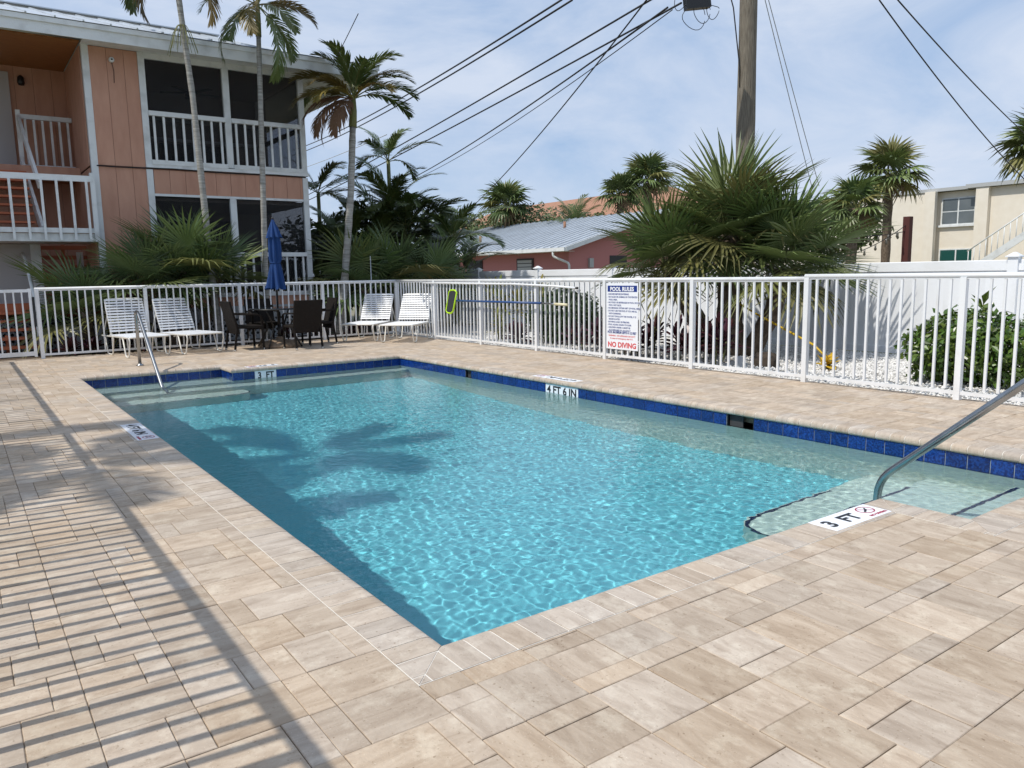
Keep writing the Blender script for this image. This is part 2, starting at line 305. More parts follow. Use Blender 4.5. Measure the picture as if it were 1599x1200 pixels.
def in_pool(x, y, mg=CW):
    if -mg < x < PX+mg and -mg < y < PY+mg: return True
    if -mg < x < RX+mg and PY < y < PY2+mg: return True
    return NX-mg < x < PX+mg and NY-mg < y < 0
pieces = []   # (x0,x1,y0,y1, axis)
def clip_out(x0, x1, y0, y1, ax):
    # cut the piece against the pool surround (axis-aligned rectangles)
    rects = [(-CW,PX+CW,-CW,PY+CW), (-CW,RX+CW,PY,PY2+CW), (NX-CW,PX+CW,NY-CW,0)]
    todo = [(x0,x1,y0,y1)]
    for a,b,c,d in rects:
        nx = []
        for X0,X1,Y0,Y1 in todo:
            if X1 <= a or X0 >= b or Y1 <= c or Y0 >= d: nx.append((X0,X1,Y0,Y1)); continue
            if X0 < a: nx.append((X0,a,Y0,Y1)); X0 = a
            if X1 > b: nx.append((b,X1,Y0,Y1)); X1 = b
            if Y0 < c: nx.append((X0,X1,Y0,c)); Y0 = c
            if Y1 > d: nx.append((X0,X1,d,Y1))
        todo = nx
    for X0,X1,Y0,Y1 in todo:
        if X1-X0 > .008 and Y1-Y0 > .008: pieces.append((X0,X1,Y0,Y1,ax))
U = .0888
def fill(x0, x1, y0, y1, ax, off):
    # rows a quarter metre deep; every super-column holds one short, one middle and one long paver in shuffled order
    row, sup = .25, 6*U
    if ax == 'x':
        k0 = math.floor((x0-off[0])/sup); j0 = math.floor((y0-off[1])/row)
        yy = off[1]+j0*row
        while yy < y1:
            xx = off[0]+k0*sup
            while xx < x1:
                q = [1,2,3]; rng.shuffle(q); c = xx
                for w in q:
                    a, b = max(c, x0), min(c+w*U, x1); c0, d0 = max(yy, y0), min(yy+row, y1)
                    if b-a > .008 and d0-c0 > .008: clip_out(a, b, c0, d0, 'x')
                    c += w*U
                xx += sup
            yy += row
    else:
        k0 = math.floor((y0-off[1])/sup); j0 = math.floor((x0-off[0])/row)
        xx = off[0]+j0*row
        while xx < x1:
            yy = off[1]+k0*sup
            while yy < y1:
                q = [1,2,3]; rng.shuffle(q); c = yy
                for w in q:
                    a, b = max(c, y0), min(c+w*U, y1); c0, d0 = max(xx, x0), min(xx+row, x1)
                    if b-a > .008 and d0-c0 > .008: clip_out(c0, d0, a, b, 'y')
                    c += w*U
                yy += sup
            xx += row
fill(DX0, -.215, -2.9, DY1, 'x', (-.56, .09))
fill(-.215, DX1, -2.9, 0, 'y', (.19, -.315))
fill(-.215, DX1, 0, DY1, 'x', (-.2, .09))
fill(DX0, DX1, DY0, -2.9, 'x', (-.56, .09))
cx, cy = -1.311, -2.2975
fwd = Vector((_f.x, _f.y)).normalized()
def seen(p):
    v = Vector(((p[0]+p[1])/2-cx, (p[2]+p[3])/2-cy)); d = v.dot(fwd); s = v.dot(Vector((fwd.y, -fwd.x)))
    if d < 1.3 or abs(s) > d*.72+.25: return 1e6
    return d
pieces.sort(key=seen)
cache = {}
mx_, my_ = MB(), MB()
G = .0013
for i, (x0,x1,y0,y1,ax) in enumerate(pieces):
    w, h = x1-x0, y1-y0; dz = rng.uniform(-.0018, .0018)
    if i < 299:
        if ax == 'y': key = (round(h,3), round(w,3), 'y')
        else: key = (round(w,3), round(h,3), 'x')
        if key not in cache:
            b = MB(); b.cbox(-key[0]/2+G, key[0]/2-G, -key[1]/2+G, key[1]/2-G, -.04, 0, .0025); cache[key] = b.mesh('paver', M['paver'])
        o = ob('paver', cache[key], deck, ((x0+x1)/2, (y0+y1)/2, dz), (rng.uniform(-.003,.003), rng.uniform(-.003,.003), (R(90) if ax == 'y' else 0)+rng.uniform(-.006,.006)))
    else:
        (mx_ if ax == 'x' else my_).cbox(x0+G, x1-G, y0+G, y1-G, -.04, dz, .0025)
both = MB()
for src, mi in ((mx_, 0), (my_, 1)): both.add(src.v, src.f, mi)
both.build('paver_field', [M['paver_x'], M['paver_y']], deck, kind='stuff')

# the pool shell
FZ = -1.54
TX0, TX1, TY0, TY1, TY2, TRX, TNX, TNY = -.02, 4.587, -.02, 9.152, 9.722, 1.872, 2.916-.04, -.505
WL = -.167
basin = ob('pool_basin', None, None, kind='structure')
walls = MB()
def wall(mb, x0, y0, x1, y1, z0, z1): mb.add([(x0,y0,z0),(x1,y1,z0) if False else (x1,y1,z0),(x1,y1,z1),(x0,y0,z1)], [(0,1,2,3)])
outline = [(TX0,TY0),(TNX,TY0),(TNX,TNY),(TX1,TNY),(TX1,TY1),(TRX,TY1),(TRX,TY2),(TX0,TY2)]
for k in range(8):
    (x0,y0),(x1,y1) = outline[k], outline[(k+1)%8]; wall(walls, x0,y0,x1,y1, FZ-.3, -.212)
wsh = walls.build('pool_wall', M['plaster'], basin)
fl = MB()     # floor shelves gently from the shallow ends to the middle
NYF = 24
for k in range(NYF):
    ya, yb = TNY+(TY2-TNY)*k/NYF, TNY+(TY2-TNY)*(k+1)/NYF
    za, zb = [FZ+.48*abs((y-5.2)/5.2)**1.4 for y in (ya, yb)]
    fl.add([(TX0,ya,za),(TX1,ya,za),(TX1,yb,zb),(TX0,yb,zb)], [(0,1,2,3)])
flo = fl.build('pool_floor', M['floorpl'], basin)
def step(name, pts, z, rad=None):
    b = MB(); nP = len(pts); b.add([(x,y,z) for x,y in pts]+[(x,y,FZ) for x,y in pts], [tuple(range(nP))]+[(k,k+nP,(k+1)%nP+nP,(k+1)%nP) for k in range(nP)])
    return b.build(name, M['plaster'], basin)
def rcorner(cx_, cy_, r, a0, a1, n=8): return [(cx_+r*math.cos(R(a0+(a1-a0)*k/n)), cy_+r*math.sin(R(a0+(a1-a0)*k/n))) for k in range(n+1)]
rec = [wsh, flo]
rec.append(step('step', [(TNX+.001,TNY+.001),(TX1-.001,TNY+.001),(TX1-.001,-.05),(TNX+.001,-.05)], -.42))
rec.append(step('step', [(TNX+.001,-.05+.001),(TX1-.002,-.05+.001),(TX1-.002,.54),(TNX+.001,.54)], -.66))
rec.append(step('step', [(2.85,-.018),(TX1-.003,-.018),(TX1-.003,1.0)]+rcorner(3.05,.8,.2,90,180), -.90))
rec.append(step('step', [(TX0+.001,TY1-.01),(TRX-.001,TY1-.01),(TRX-.001,TY2-.001),(TX0+.001,TY2-.001)], -.30))
rec.append(step('bench', [(TX0+.002,8.78),(4.3,8.78),(TX1-.001,8.9),(TX1-.001,TY1-.0101),(TX0+.002,TY1-.0101)], -.52))
rec.append(step('step', [(TX0+.003,8.36)]+rcorner(1.72,8.56,.2,-90,0)+[(1.92,8.7801),(TX0+.003,8.7801)], -.78))
def edge(pts, z):
    b = MB()
    for p, q in zip(pts[:-1], pts[1:]): b.bar((*p, z), (*q, z), .024, .012)
    e = b.build('step_edge_tile', M['stepedge'], basin); rec.append(e)
edge([(TNX+.02,-.075),(TX1-.02,-.075)], -.418); edge([(TNX+.02,.515),(TX1-.35,.515)], -.658); edge([(TX1-.6,.975)]+[(x,y) for x,y in rcorner(3.05,.775,.2,90,180)]+[(2.85,.62)], -.898)
edge([(.02,9.17),(TRX-.02,9.17)], -.298); edge([(.02,8.805),(4.3,8.805)], -.518); edge([(.02,8.385),(1.72,8.385)]+rcorner(1.72,8.585,.2,-90,0), -.778)
# tiles at the waterline
P0 = .1553
tm = MB(); tm.cbox(-.0748,.0748,-.0748,.0748,-.004,.004,.0015); tmesh = tm.mesh('waterline_tile', M['tile'])
RST = (TY1-TNY)/62; FST = (TX1-TRX)/17
skim = [(TNY+48*RST,TNY+49*RST), (TNY+17*RST,TNY+19*RST)]
back = MB()
def tile_run(a, b, nrm, skip=()):
    a = Vector(a); b = Vector(b); t = (b-a); Lr = t.length; t.normalize(); n_ = Vector(nrm)
    N = max(1, round(Lr/P0)); st = Lr/N
    for k in range(N):
        c = a+t*(st*(k+.5)); cc = c.y if abs(t.y) > .5 else c.x
        if any(lo < cc < hi for lo, hi in skip): continue
        Mx = frame((c.x+n_.x*.003, c.y+n_.y*.003, -.129), t if (t.cross(Vector((0,0,1)))-n_).length < 1 else -t, (0,0,1))
        o = ob('tile', tmesh, basin); o.matrix_local = Mx @ Matrix.Diagonal((st/P0,1,1,1)); rec.append(o)
    segs = [(0, Lr)]
    for lo, hi in skip:
        out = []
        for s0, s1 in segs:
            l, h = sorted((abs(lo-(a.y if abs(t.y)>.5 else a.x)), abs(hi-(a.y if abs(t.y)>.5 else a.x))))
            if l > s0 and h < s1: out += [(s0,l),(h,s1)]
            else: out.append((s0,s1))
        segs = out
    for s0, s1 in segs:
        p, q = a+t*s0, a+t*s1
        back.add([(p.x,p.y,-.213),(q.x,q.y,-.213),(q.x,q.y,-.04),(p.x,p.y,-.04)], [(0,1,2,3)])
far_skip = [(TRX+2*FST,TRX+4*FST)]; right_skip = [(TNY+33*RST,TNY+37*RST)]
tile_run((TX1,TNY,0), (TX1,TY1,0), (-1,0,0), skim+right_skip); tile_run((TRX,TY1,0), (TX1,TY1,0), (0,-1,0), far_skip)
tile_run((TX0,TY2,0), (TRX,TY2,0), (0,-1,0)); tile_run((TRX,TY1,0), (TRX,TY2,0), (-1,0,0)); tile_run((TX0,TY0,0), (TX0,TY2,0), (1,0,0)); tile_run((TX0,TY0,0),(TNX,TY0,0),(0,1,0)); tile_run((TNX,TNY,0),(TX1,TNY,0),(0,1,0)); tile_run((TNX,TNY,0),(TNX,TY0,0),(1,0,0))
back.box(TX1+.0005, TX1+.004, right_skip[0][0], right_skip[0][1], -.213, -.04); back.box(far_skip[0][0], far_skip[0][1], TY1+.0005, TY1+.004, -.213, -.04)
rec.append(back.build('tile_grout', M['tilegrout'], basin))
for lo, hi in skim:
    b = MB(); x = TX1
    b.add([(x,lo,-.213),(x,hi,-.213),(x,hi,-.04),(x,lo,-.04),(x+.3,lo,-.213),(x+.3,hi,-.213),(x+.3,hi,-.04),(x+.3,lo,-.04)], [(0,4,5,1),(4,7,6,5),(3,2,6,7),(0,3,7,4),(1,5,6,2)])
    b.box(x+.002, x+.02, lo, lo+.012, -.213, -.05); b.box(x+.002, x+.02, hi-.012, hi, -.213, -.05); b.box(x+.03, x+.045, (lo+hi)/2-.01, hi-.012, -.213, -.06, 1)
    b.build('skimmer_opening', [M['black'], M['dark']], basin)
# waterline depth markers
def plate(name, Mx, w, h, t=.006, m_='signwhite', parent=basin):
    b = MB(); b.cbox(0, w, 0, h, -t, 0, .0012); return b.build(name, M[m_], parent, mat=Mx)
d1 = plate('depth_marker', frame((TX1-.0035, right_skip[0][1]-.004, -.205), (0,-1,0), (0,0,1)), .622, .153)
text('4 FT 6 IN', .128, frame((.03,.035,.0006),(1,0,0),(0,1,0)), M['ink'], d1, bold=.004, width=.56)
d2 = plate('depth_marker', frame((far_skip[0][0]+.003, TY1-.0035, -.205), (1,0,0), (0,0,1)), .318, .153)
text('3  FT', .128, frame((.04,.035,.0006),(1,0,0),(0,1,0)), M['ink'], d2, bold=.004, width=.24)
# deck depth markers lie on the coping
def deck_marker(body, Mx, w, h, tw, sym=True):
    d = plate('deck_depth_marker', Mx, w, h, .003)
    text(body, h*.72, frame((w*.06,h*.24,.0006),(1,0,0),(0,1,0)), M['ink'], d, bold=.004, width=tw)
    if sym:
        b = MB(); c = (w-h*.55, h*.60); r_ = h*.27
        pts = [(c[0]+r_*1.25*math.cos(a*math.pi/12), c[1]+r_*math.sin(a*math.pi/12), .0006) for a in range(25)]
        for p, q in zip(pts[:-1], pts[1:]): b.bar(p, q, .007, .0012)
        b.bar((c[0]-r_*.9,c[1]+r_*.7,.0006),(c[0]+r_*.9,c[1]-r_*.7,.0006), .006, .0012)
        b.bar((c[0]-r_*.75,c[1]-r_*.45,.0009),(c[0]+r_*.3,c[1]+r_*.1,.0009), .012, .0012, 1); b.bar((c[0]+r_*.1,c[1],.0009),(c[0]+r_*.55,c[1]+r_*.5,.0009), .009, .0012, 1)
        b.build('no_diving_symbol', [M['markred'], M['ink']], d)
        text('NO DIVING', h*.15, frame((w-h*1.0,h*.10,.0006),(1,0,0),(0,1,0)), M['markred'], d, bold=.001, width=h*.92)
zt = .0035
deck_marker('3  FT', frame((2.165,-.195,zt),(1,0,0),(0,1,0)), .51, .165, .27)
deck_marker('4 FT 6 IN', frame((-.195,5.41,zt),(0,-1,0),(1,0,0)), .84, .165, .55)
deck_marker('4 FT 6 IN', frame((PX+CW-.015,4.75,zt),(0,1,0),(-1,0,0)), .80, .165, .52)
deck_marker('3  FT', frame((2.56,PY+CW-.02,zt),(-1,0,0),(0,-1,0)), .46, .165, .25)

# coping: bullnosed stones with mitred corners
LAY = [(-.060,.014),(-.055,.004),(-.042,0),(-.026,.002),(-.014,.008),(-.0055,.018),(-.0008,.032),(.0012,.05)]
def clip_poly(poly, a, b, c):      # keep a*s+b*t+c >= 0
    out = []
    for i in range(len(poly)):
        p, q = poly[i], poly[(i+1)%len(poly)]; fp, fq = a*p[0]+b*p[1]+c, a*q[0]+b*q[1]+c
        if fp >= 0: out.append(p)
        if fp*fq < 0: k = fp/(fp-fq); out.append((p[0]+(q[0]-p[0])*k, p[1]+(q[1]-p[1])*k))
    return out
gr = MB()
def coping_run(a, b, nout, e0, e1, wid=.1152):     # nout points away from the water; e = +1 outer longer (convex), -1 shorter
    a = Vector(a); b = Vector(b); t = (b-a); Lr = t.length; t.normalize(); no = Vector(nout)
    s0 = -CW if e0 > 0 else 0; s1 = Lr+CW if e1 > 0 else Lr
    OF = .065; N = max(1, round((Lr-2*OF)/wid)); st = (Lr-2*OF)/N; k = math.floor((s0-OF)/st)
    while k*st+OF < s1-1e-6:
        p0, p1 = OF+k*st+.0032, OF+(k+1)*st-.0032
        poly = [(p0,.0),(p1,.0),(p1,CW-.003),(p0,CW-.003)]
        poly = clip_poly(poly, 1, e0, -.0025)
        if e1: poly = clip_poly(poly, -1, e1, Lr-.0025)
        else: poly = clip_poly(poly, -1, 0, Lr)
        k += 1
        if len(poly) < 3: continue
        A = abs(sum(poly[i][0]*poly[(i+1)%len(poly)][1]-poly[(i+1)%len(poly)][0]*poly[i][1] for i in range(len(poly))))/2
        if A < 4e-5: continue
        c0 = (sum(p[0] for p in poly)/len(poly)); org = a+t*c0; nP = len(poly); vv = []; ff = []; jz = rng.uniform(-.0008,.0008)
        # local frame: x along the outward normal, y along the run, so the grain runs across the coping
        for z, tm_ in LAY:
            for s, tt in poly:
                tn = max(tt, tm_)
                if e0 and abs(s+e0*tt-.0025) < 1e-5: s = .0025-e0*tn          # keep the mitre straight through the bullnose
                elif e1 and abs(-s+e1*tt+Lr-.0025) < 1e-5: s = Lr-.0025+e1*tn
                w = t*(s-c0)+no*tn; vv.append((w.dot(no), w.dot(t), z+jz))
        for l in range(len(LAY)-1):
            for i in range(nP): j = (i+1)%nP; ff.append((l*nP+i, l*nP+j, (l+1)*nP+j, (l+1)*nP+i))
        ff.append(tuple((len(LAY)-1)*nP+i for i in range(nP)))
        isn = lambda k_: k_ < (len(LAY)-1)*nP and poly[k_%nP][1] < 1e-6 and poly[(k_%nP+1)%nP][1] < 1e-6
        bm = MB(); bm.add(vv, [f for k_, f in enumerate(ff) if not isn(k_)]); bm.add(vv, [f for k_, f in enumerate(ff) if isn(k_)], 0, True)   # only the bullnose is shaded round
        me = bm.mesh('coping_stone', M['coping'])
        Mx = Matrix(((no.x,t.x,0,org.x),(no.y,t.y,0,org.y),(0,0,1,0),(0,0,0,1)))
        if Mx.determinant() < 0: me.flip_normals()
        o = ob('coping_stone', me, basin); o.matrix_local = Mx
    # grout bed, 2 mm under the faces of the stones
    poly = [(s0,.006),(s1,.006),(s1,CW),(s0,CW)]
    if e0: poly = clip_poly(poly, 1, e0, 0)
    if e1: poly = clip_poly(poly, -1, e1, Lr)
    LG = [(-.056,.0165),(-.053,.007),(-.042,.0025),(-.027,.0045),(-.0155,.0105),(-.0075,.0205),(-.0028,.034),(-.0008,.052)]
    vv = []; nP = len(poly)
    for z, tm_ in LG:
        for s, tt in poly:
            tn = max(tt, tm_)
            if e0 and abs(s+e0*tt) < 1e-5: s = -e0*tn
            elif e1 and abs(-s+e1*tt+Lr) < 1e-5: s = Lr+e1*tn
            w = a+t*s+no*tn; vv.append((w.x, w.y, z))
    ff = []
    for l in range(len(LG)-1):
        for i in range(nP): j = (i+1)%nP; ff.append((l*nP+i, l*nP+j, (l+1)*nP+j, (l+1)*nP+i))
    ff.append(tuple((len(LG)-1)*nP+i for i in range(nP))); gr.add(vv, ff)
coping_run((0,0,0), (NX,0,0), (0,-1,0), 1, -1)
coping_run((NX,0,0), (NX,NY,0), (-1,0,0), -1, 1)
coping_run((NX,NY,0), (PX,NY,0), (0,-1,0), 1, 1)
coping_run((PX,NY,0), (PX,PY,0), (1,0,0), 1, 1)
coping_run((PX,PY,0), (RX,PY,0), (0,1,0), 1, -1)
coping_run((RX,PY,0), (RX,PY2,0), (1,0,0), -1, 1)
coping_run((RX,PY2,0), (0,PY2,0), (0,1,0), 1, 1)
coping_run((0,PY2,0), (0,0,0), (-1,0,0), 1, 1)
gr.build('coping_grout', M['grout'], basin)

# water surface, finely rippled
import numpy as np
def water():
    nx, ny = 460, 1020
    xs = np.linspace(TX0+.001, TX1-.001, nx); ys = np.linspace(TNY+.001, TY2-.001, ny); X, Y = np.meshgrid(xs, ys); Z = np.full_like(X, WL)
    r = np.random.default_rng(5)
    for k in range(110):
        lam = .043*(3.9**r.uniform(0,1)); th = r.uniform(0, 6.283); ph = r.uniform(0, 6.283)
        a = AMP*lam/.2*r.uniform(.4, 1)
        env = .75+.45*np.sin(X*r.uniform(.4,1.5)+Y*r.uniform(.3,1.2)+ph*2)
        Z += a*env*np.sin(2*np.pi/lam*(X*np.cos(th)+Y*np.sin(th))+ph+.7*np.sin(X*1.3+k)+.7*np.sin(Y*1.1+2*k))
    V = np.stack([X,Y,Z],-1).reshape(-1,3); i = np.arange(nx*ny).reshape(ny,nx)
    q = np.stack([i[:-1,:-1],i[:-1,1:],i[1:,1:],i[1:,:-1]],-1)
    xc = (X[:-1,:-1]+X[1:,1:])/2; yc = (Y[:-1,:-1]+Y[1:,1:])/2
    keep = ~(((xc < TNX-.03) & (yc < TY0-.03)) | ((xc > TRX+.03) & (yc > TY1+.03)))
    F = q[keep]
    me = bpy.data.meshes.new('pool_water'); me.from_pydata(V.tolist(), [], F.tolist()); me.polygons.foreach_set('use_smooth', [True]*len(F)); me.materials.append(M['water'])
    return ob('pool_water', me, kind='structure')
AMP = .000125
wob = water(); wob.cycles.is_caustics_caster = True
for o in rec: o.cycles.is_caustics_receiver = True
for o in basin.children:
    o.cycles.is_caustics_receiver = True

# planting beds
b = MB(); sheet(b, DX1, 10.2, -6, 14.9, -.03); b.build('gravel_bed', M['chipbed'], kind='structure')
b = MB(); sheet(b, -6, DX1, DY1, 15.0, -.03); sheet(b, DX1, 12, 14.9, 15.0, -.03); b.build('planting_bed', M['soil'], kind='structure')
b = MB()
for k in range(26000):
    x = rng.uniform(6.69, 10.15); y = rng.uniform(.3, 11.5)
    if y > 9.5 and rng.random() < .4: continue
    s = rng.uniform(.010,.024); a = rng.uniform(0,6.28); z = -.03+rng.uniform(0,.022)
    c, d = math.cos(a)*s, math.sin(a)*s
    e = [rng.uniform(.6,1.2) for _ in range(4)]
    b.add([(x+c*e[0],y+d*e[0],z),(x-d*e[1],y+c*e[1],z),(x-c*e[2],y-d*e[2],z),(x+d*e[3],y-c*e[3],z),(x+c*.2,y+d*.2,z+s*.8),(x,y,z-.02)], [(0,1,4),(1,2,4),(2,3,4),(3,0,4)])
b.build('white_gravel', M['marble'], kind='stuff')

# ------------------------------------------------------------------ aluminium pool fence
def fence_run(label, p0, p1, n_panels, top=1.20, npk=13, pw=.0115, cat='fence', parent=None, rails=True, first=True, last=True, split=None):
    a = Vector(p0); b = Vector(p1); t = (b-a); Lr = t.length; t.normalize()
    ang = math.atan2(t.y, t.x)
    root = thing('pool_fence', label, cat, a, ang)
    st = Lr/n_panels; pk = MB(); pk.cbox(-pw,pw,-pw,pw,.075,top-.04,.001); pkm = pk.mesh('picket', M['white'])
    po = MB(); po.cbox(-.029,.029,-.029,.029,-.02,top-.012,.001); pom = po.mesh('post', M['white'])
    segs = [(0, Lr, 0)] if split is None else [(0, split*st-.0, 0), (split*st, Lr, .028)]
    for s0, s1, dz in segs:
        r_ = MB(); r_.tube([(s0-.03,0,top-.022+dz),(s1+.03,0,top-.022+dz)], .027, 10); r_.box(s0-.02, s1+.02, -.014,.014, top-.055+dz, top-.03+dz); r_.build('top_rail', M['white'], root)
        r_ = MB(); r_.box(s0-.02, s1+.02, -.014,.014,.05,.085); r_.build('bottom_rail', M['white'], root)
    for i in range(n_panels+1):
        if (i == 0 and not first) or (i == n_panels and not last): continue
        ob('post', pom, root, (i*st,0,0))
    for i in range(n_panels):
        for k in range(1, npk+1):
            o = ob('picket', pkm, root, ((i+k/(npk+1))*st, 0, 0))
            if split is not None and i >= split: o.location.z = .026
    return root
fence_run('long white picket fence along the right side of the pool deck carrying the rules sign', (6.58,13.1,0), (6.58,-2.1,0), 9, split=6, first=False)
fence_run('white picket fence behind the loungers and patio table at the back of the deck', (-.16,13.1,0), (6.58,13.1,0), 4, npk=13)
fence_run('white picket fence on the left edge of the deck throwing striped shadows', (-1.425,12.9,0), (-1.425,-5.2,0), 11, pw=.0155)
# gate
gt = thing('pool_gate', 'white picket gate left of the loungers in front of the terracotta stairs', 'gate', (-.24,13.1,0))
r_ = MB(); r_.box(-1.22,0,-.02,.02,1.13,1.18); r_.build('top_rail', M['white'], gt); r_ = MB(); r_.box(-1.22,0,-.02,.02,.06,.13); r_.build('bottom_rail', M['white'], gt)
for x in (-1.2,-.02): r_ = MB(); r_.box(x-.022,x+.022,-.022,.022,.04,1.19); r_.build('gate_stile', M['white'], gt)
pk = MB(); pk.box(-.0115,.0115,-.0115,.0115,.12,1.14); pkm = pk.mesh('picket', M['white'])
for k in range(1, 10): ob('picket', pkm, gt, (-1.2+k*.118, 0, 0))
r_ = MB(); r_.box(-.035,.035,-.03,.03,-.02,1.2); r_.build('hinge_post', M['white'], gt, loc=(-1.29,0,0))
r_ = MB(); r_.box(.0,.04,-.03,-.015,.55,1.05); r_.build('latch_plate', M['black'], gt, loc=(.0,0,0))
r_ = MB(); r_.tube([(6.1,13.3,-.03),(6.1,13.3,1.72)], .012, 6); tag(r_.build('metal_stake', M['steel']), 'thin grey metal stake rising behind the corner of the pool fence', 'stake')

# ------------------------------------------------------------------ vinyl privacy fence
VX = 10.2
vf = thing('vinyl_fence', 'solid white vinyl privacy fence behind the gravel bed on the right', 'privacy fence', (VX,2.3,0))
VZ = 1.36
y = -7.8
bd = MB(); bd.cbox(-.015,.015,-.139,.139,.05,VZ-.14,.004); 
bd = MB(); bd.box(-.015,.015,-.1375,.1375,.05,VZ-.13); bdm = bd.mesh('board', M['vinyl'])
while y < 15.7:
    q = MB(); q.box(-.0635,.0635,-.0635,.0635,-.05,VZ+.035); q.build('post', M['vinyl'], vf, loc=(0,y,0))
    q = MB(); q.lathe((0,0,0), [(.125,VZ+.035),(.125,VZ+.05),(.10,VZ+.055),(.02,VZ+.10)], 4, smooth=False); q.build('post_cap', M['vinyl'], vf, loc=(0,y,0), rot=(0,0,R(45)))
    q = MB(); q.cbox(-.032,.032,.064,2.536,VZ-.14,VZ,.008); q.build('top_rail', M['vinyl'], vf, loc=(0,y,0)); q = MB(); q.cbox(-.03,.03,.064,2.536,.0,.10,.006); q.build('bottom_rail', M['vinyl'], vf, loc=(0,y,0))
    for k in range(9): ob('board', bdm, vf, (0, y+.064+.1375+k*.2747, 0))
    y += 2.6

# ------------------------------------------------------------------ rules sign, net, poles on the fence
sg = thing('rules_sign', 'white pool rules sign with blue heading and red no diving line on the fence', 'sign', (6.558,6.30,.165))
SW, SH = .66, .965
def sp(x, y_, z=.0): return frame((-.0045-z, -x, y_), (0,-1,0), (0,0,1))
q = MB(); q.cbox(0,SW,0,SH,-.004,0,.001); q.build('panel', M['signwhite'], sg, mat=frame((-.0005,0,0),(0,-1,0),(0,0,1)))
q = MB(); q.cbox(.03,SW-.02,SH-.125,SH-.035,-.001,.0007,.0003); q.build('heading_band', M['signblue'], sg, mat=frame((-.0005,0,0),(0,-1,0),(0,0,1)))
def sl(body, x, y_, size, m_, width=None, bold=0.0, z=0): text(body, size, frame((-.0012-z,-x,y_),(0,-1,0),(0,0,1)), M[m_], sg, width=width, bold=bold)
sl('POOL RULES', .085, SH-.112, .082, 'signwhite', .49, .003, .001)
rules = ['- SHOWER BEFORE ENTERING.', '- NO GLASS OR ANIMALS IN THE FENCED', '   POOL AREA.', '- NO FOOD OR BEVERAGES IN POOL OR ON', '   POOL WET DECK.', '- NO SMOKING WITHIN 50FT OF POOL AREA.', '- DO NOT USE THE POOL IF YOU ARE ILL', '   WITH DIARRHEA.', '- DO NOT SWALLOW THE WATER, IT IS', '   RECIRCULATED.', '- BATHING LOAD: 20 PERSONS.', '- POOL HOURS: DAWN TO DUSK', '- CHILDREN UNDER 12 MUST BE', '   ACCOMPANIED BY AN ADULT.']
for i, l in enumerate(rules): sl(l, .028, SH-.170-i*.0405, .033, 'signblue', None, .0006)
sl('POOL MAXIMUM DEPTH 4 1/2 FEET', .03, .232, .048, 'signblue', .60, .0016)
sl('WARNING - NO LIFEGUARD ON DUTY', .05, .188, .032, 'signred', .56, .0004)
sl('In case of emergency dial 911.', .085, .150, .030, 'signred', .48, .0004)
sl('NO DIVING', .035, .032, .105, 'signred', .585, .003)
def tag1(o, l, c, g_=None): return tag(o, l, c, g_)
nt_ = thing('skimmer_net', 'lime framed leaf skimmer on a blue pole hung along the fence', 'pool net', (6.49,10.5,.80))
q = MB(); loop = [(0,.20,.19),(0,.03,.21),(0,-.03,.17),(0,-.17,-.17),(0,-.14,-.22),(0,.04,-.24),(0,.10,-.21),(0,.23,.15),(0,.20,.19)]
loop = [(-.05,-.10,.20),(-.05,-.17,.16),(-.05,-.02,-.20),(-.05,.06,-.245),(-.05,.20,-.235),(-.05,.24,-.19),(-.05,.11,.16),(-.05,.04,.20),(-.05,-.10,.20)]
q.tube(loop, .017, 6, cap=False); q.build('net_frame', M['lime'], nt_)
q = MB(); q.add([(-.055,-.10,.19),(-.055,-.15,.16),(-.055,-.01,-.19),(-.055,.06,-.23),(-.055,.19,-.22),(-.055,.22,-.19),(-.055,.10,.15),(-.055,.04,.19)], [tuple(range(8))]); q.add([(-.04,-.10,.19),(-.04,-.15,.16),(-.04,-.01,-.19),(-.04,.06,-.23),(-.04,.19,-.22),(-.04,.22,-.19),(-.04,.10,.15),(-.04,.04,.19)], [tuple(reversed(range(8)))]); q.build('netting', M['net'], nt_)
q = MB(); q.tube([(-.03,-.06,-.0),(-.03,-2.75,.01)], .019, 8); q.build('handle', M['bluepole'], nt_); q = MB(); q.tube([(-.03,-2.72,.01),(-.03,-3.25,.0)], .014, 8); q.build('inner_pole', M['steel'], nt_); q = MB(); q.tube([(-.03,-3.1,.003),(-.03,-3.42,-.003)], .021, 8); q.build('grip', M['poletip'], nt_)
q = MB(); q.tube([(6.53,11.75,1.135),(6.53,10.2,1.125),(6.53,8.6,1.115),(6.53,7.5,1.085),(6.53,6.95,1.055)], .017, 8); q = q.build('telescopic_pole', M['white']); tag(q, 'long white telescopic pole hanging just below the top rail above the net', 'pole')
q = MB(); q.tube([(6.53,6.96,1.056),(6.53,6.92,1.054)], .019, 8); q.build('end_cap', M['black'], bpy.data.objects['telescopic_pole'])

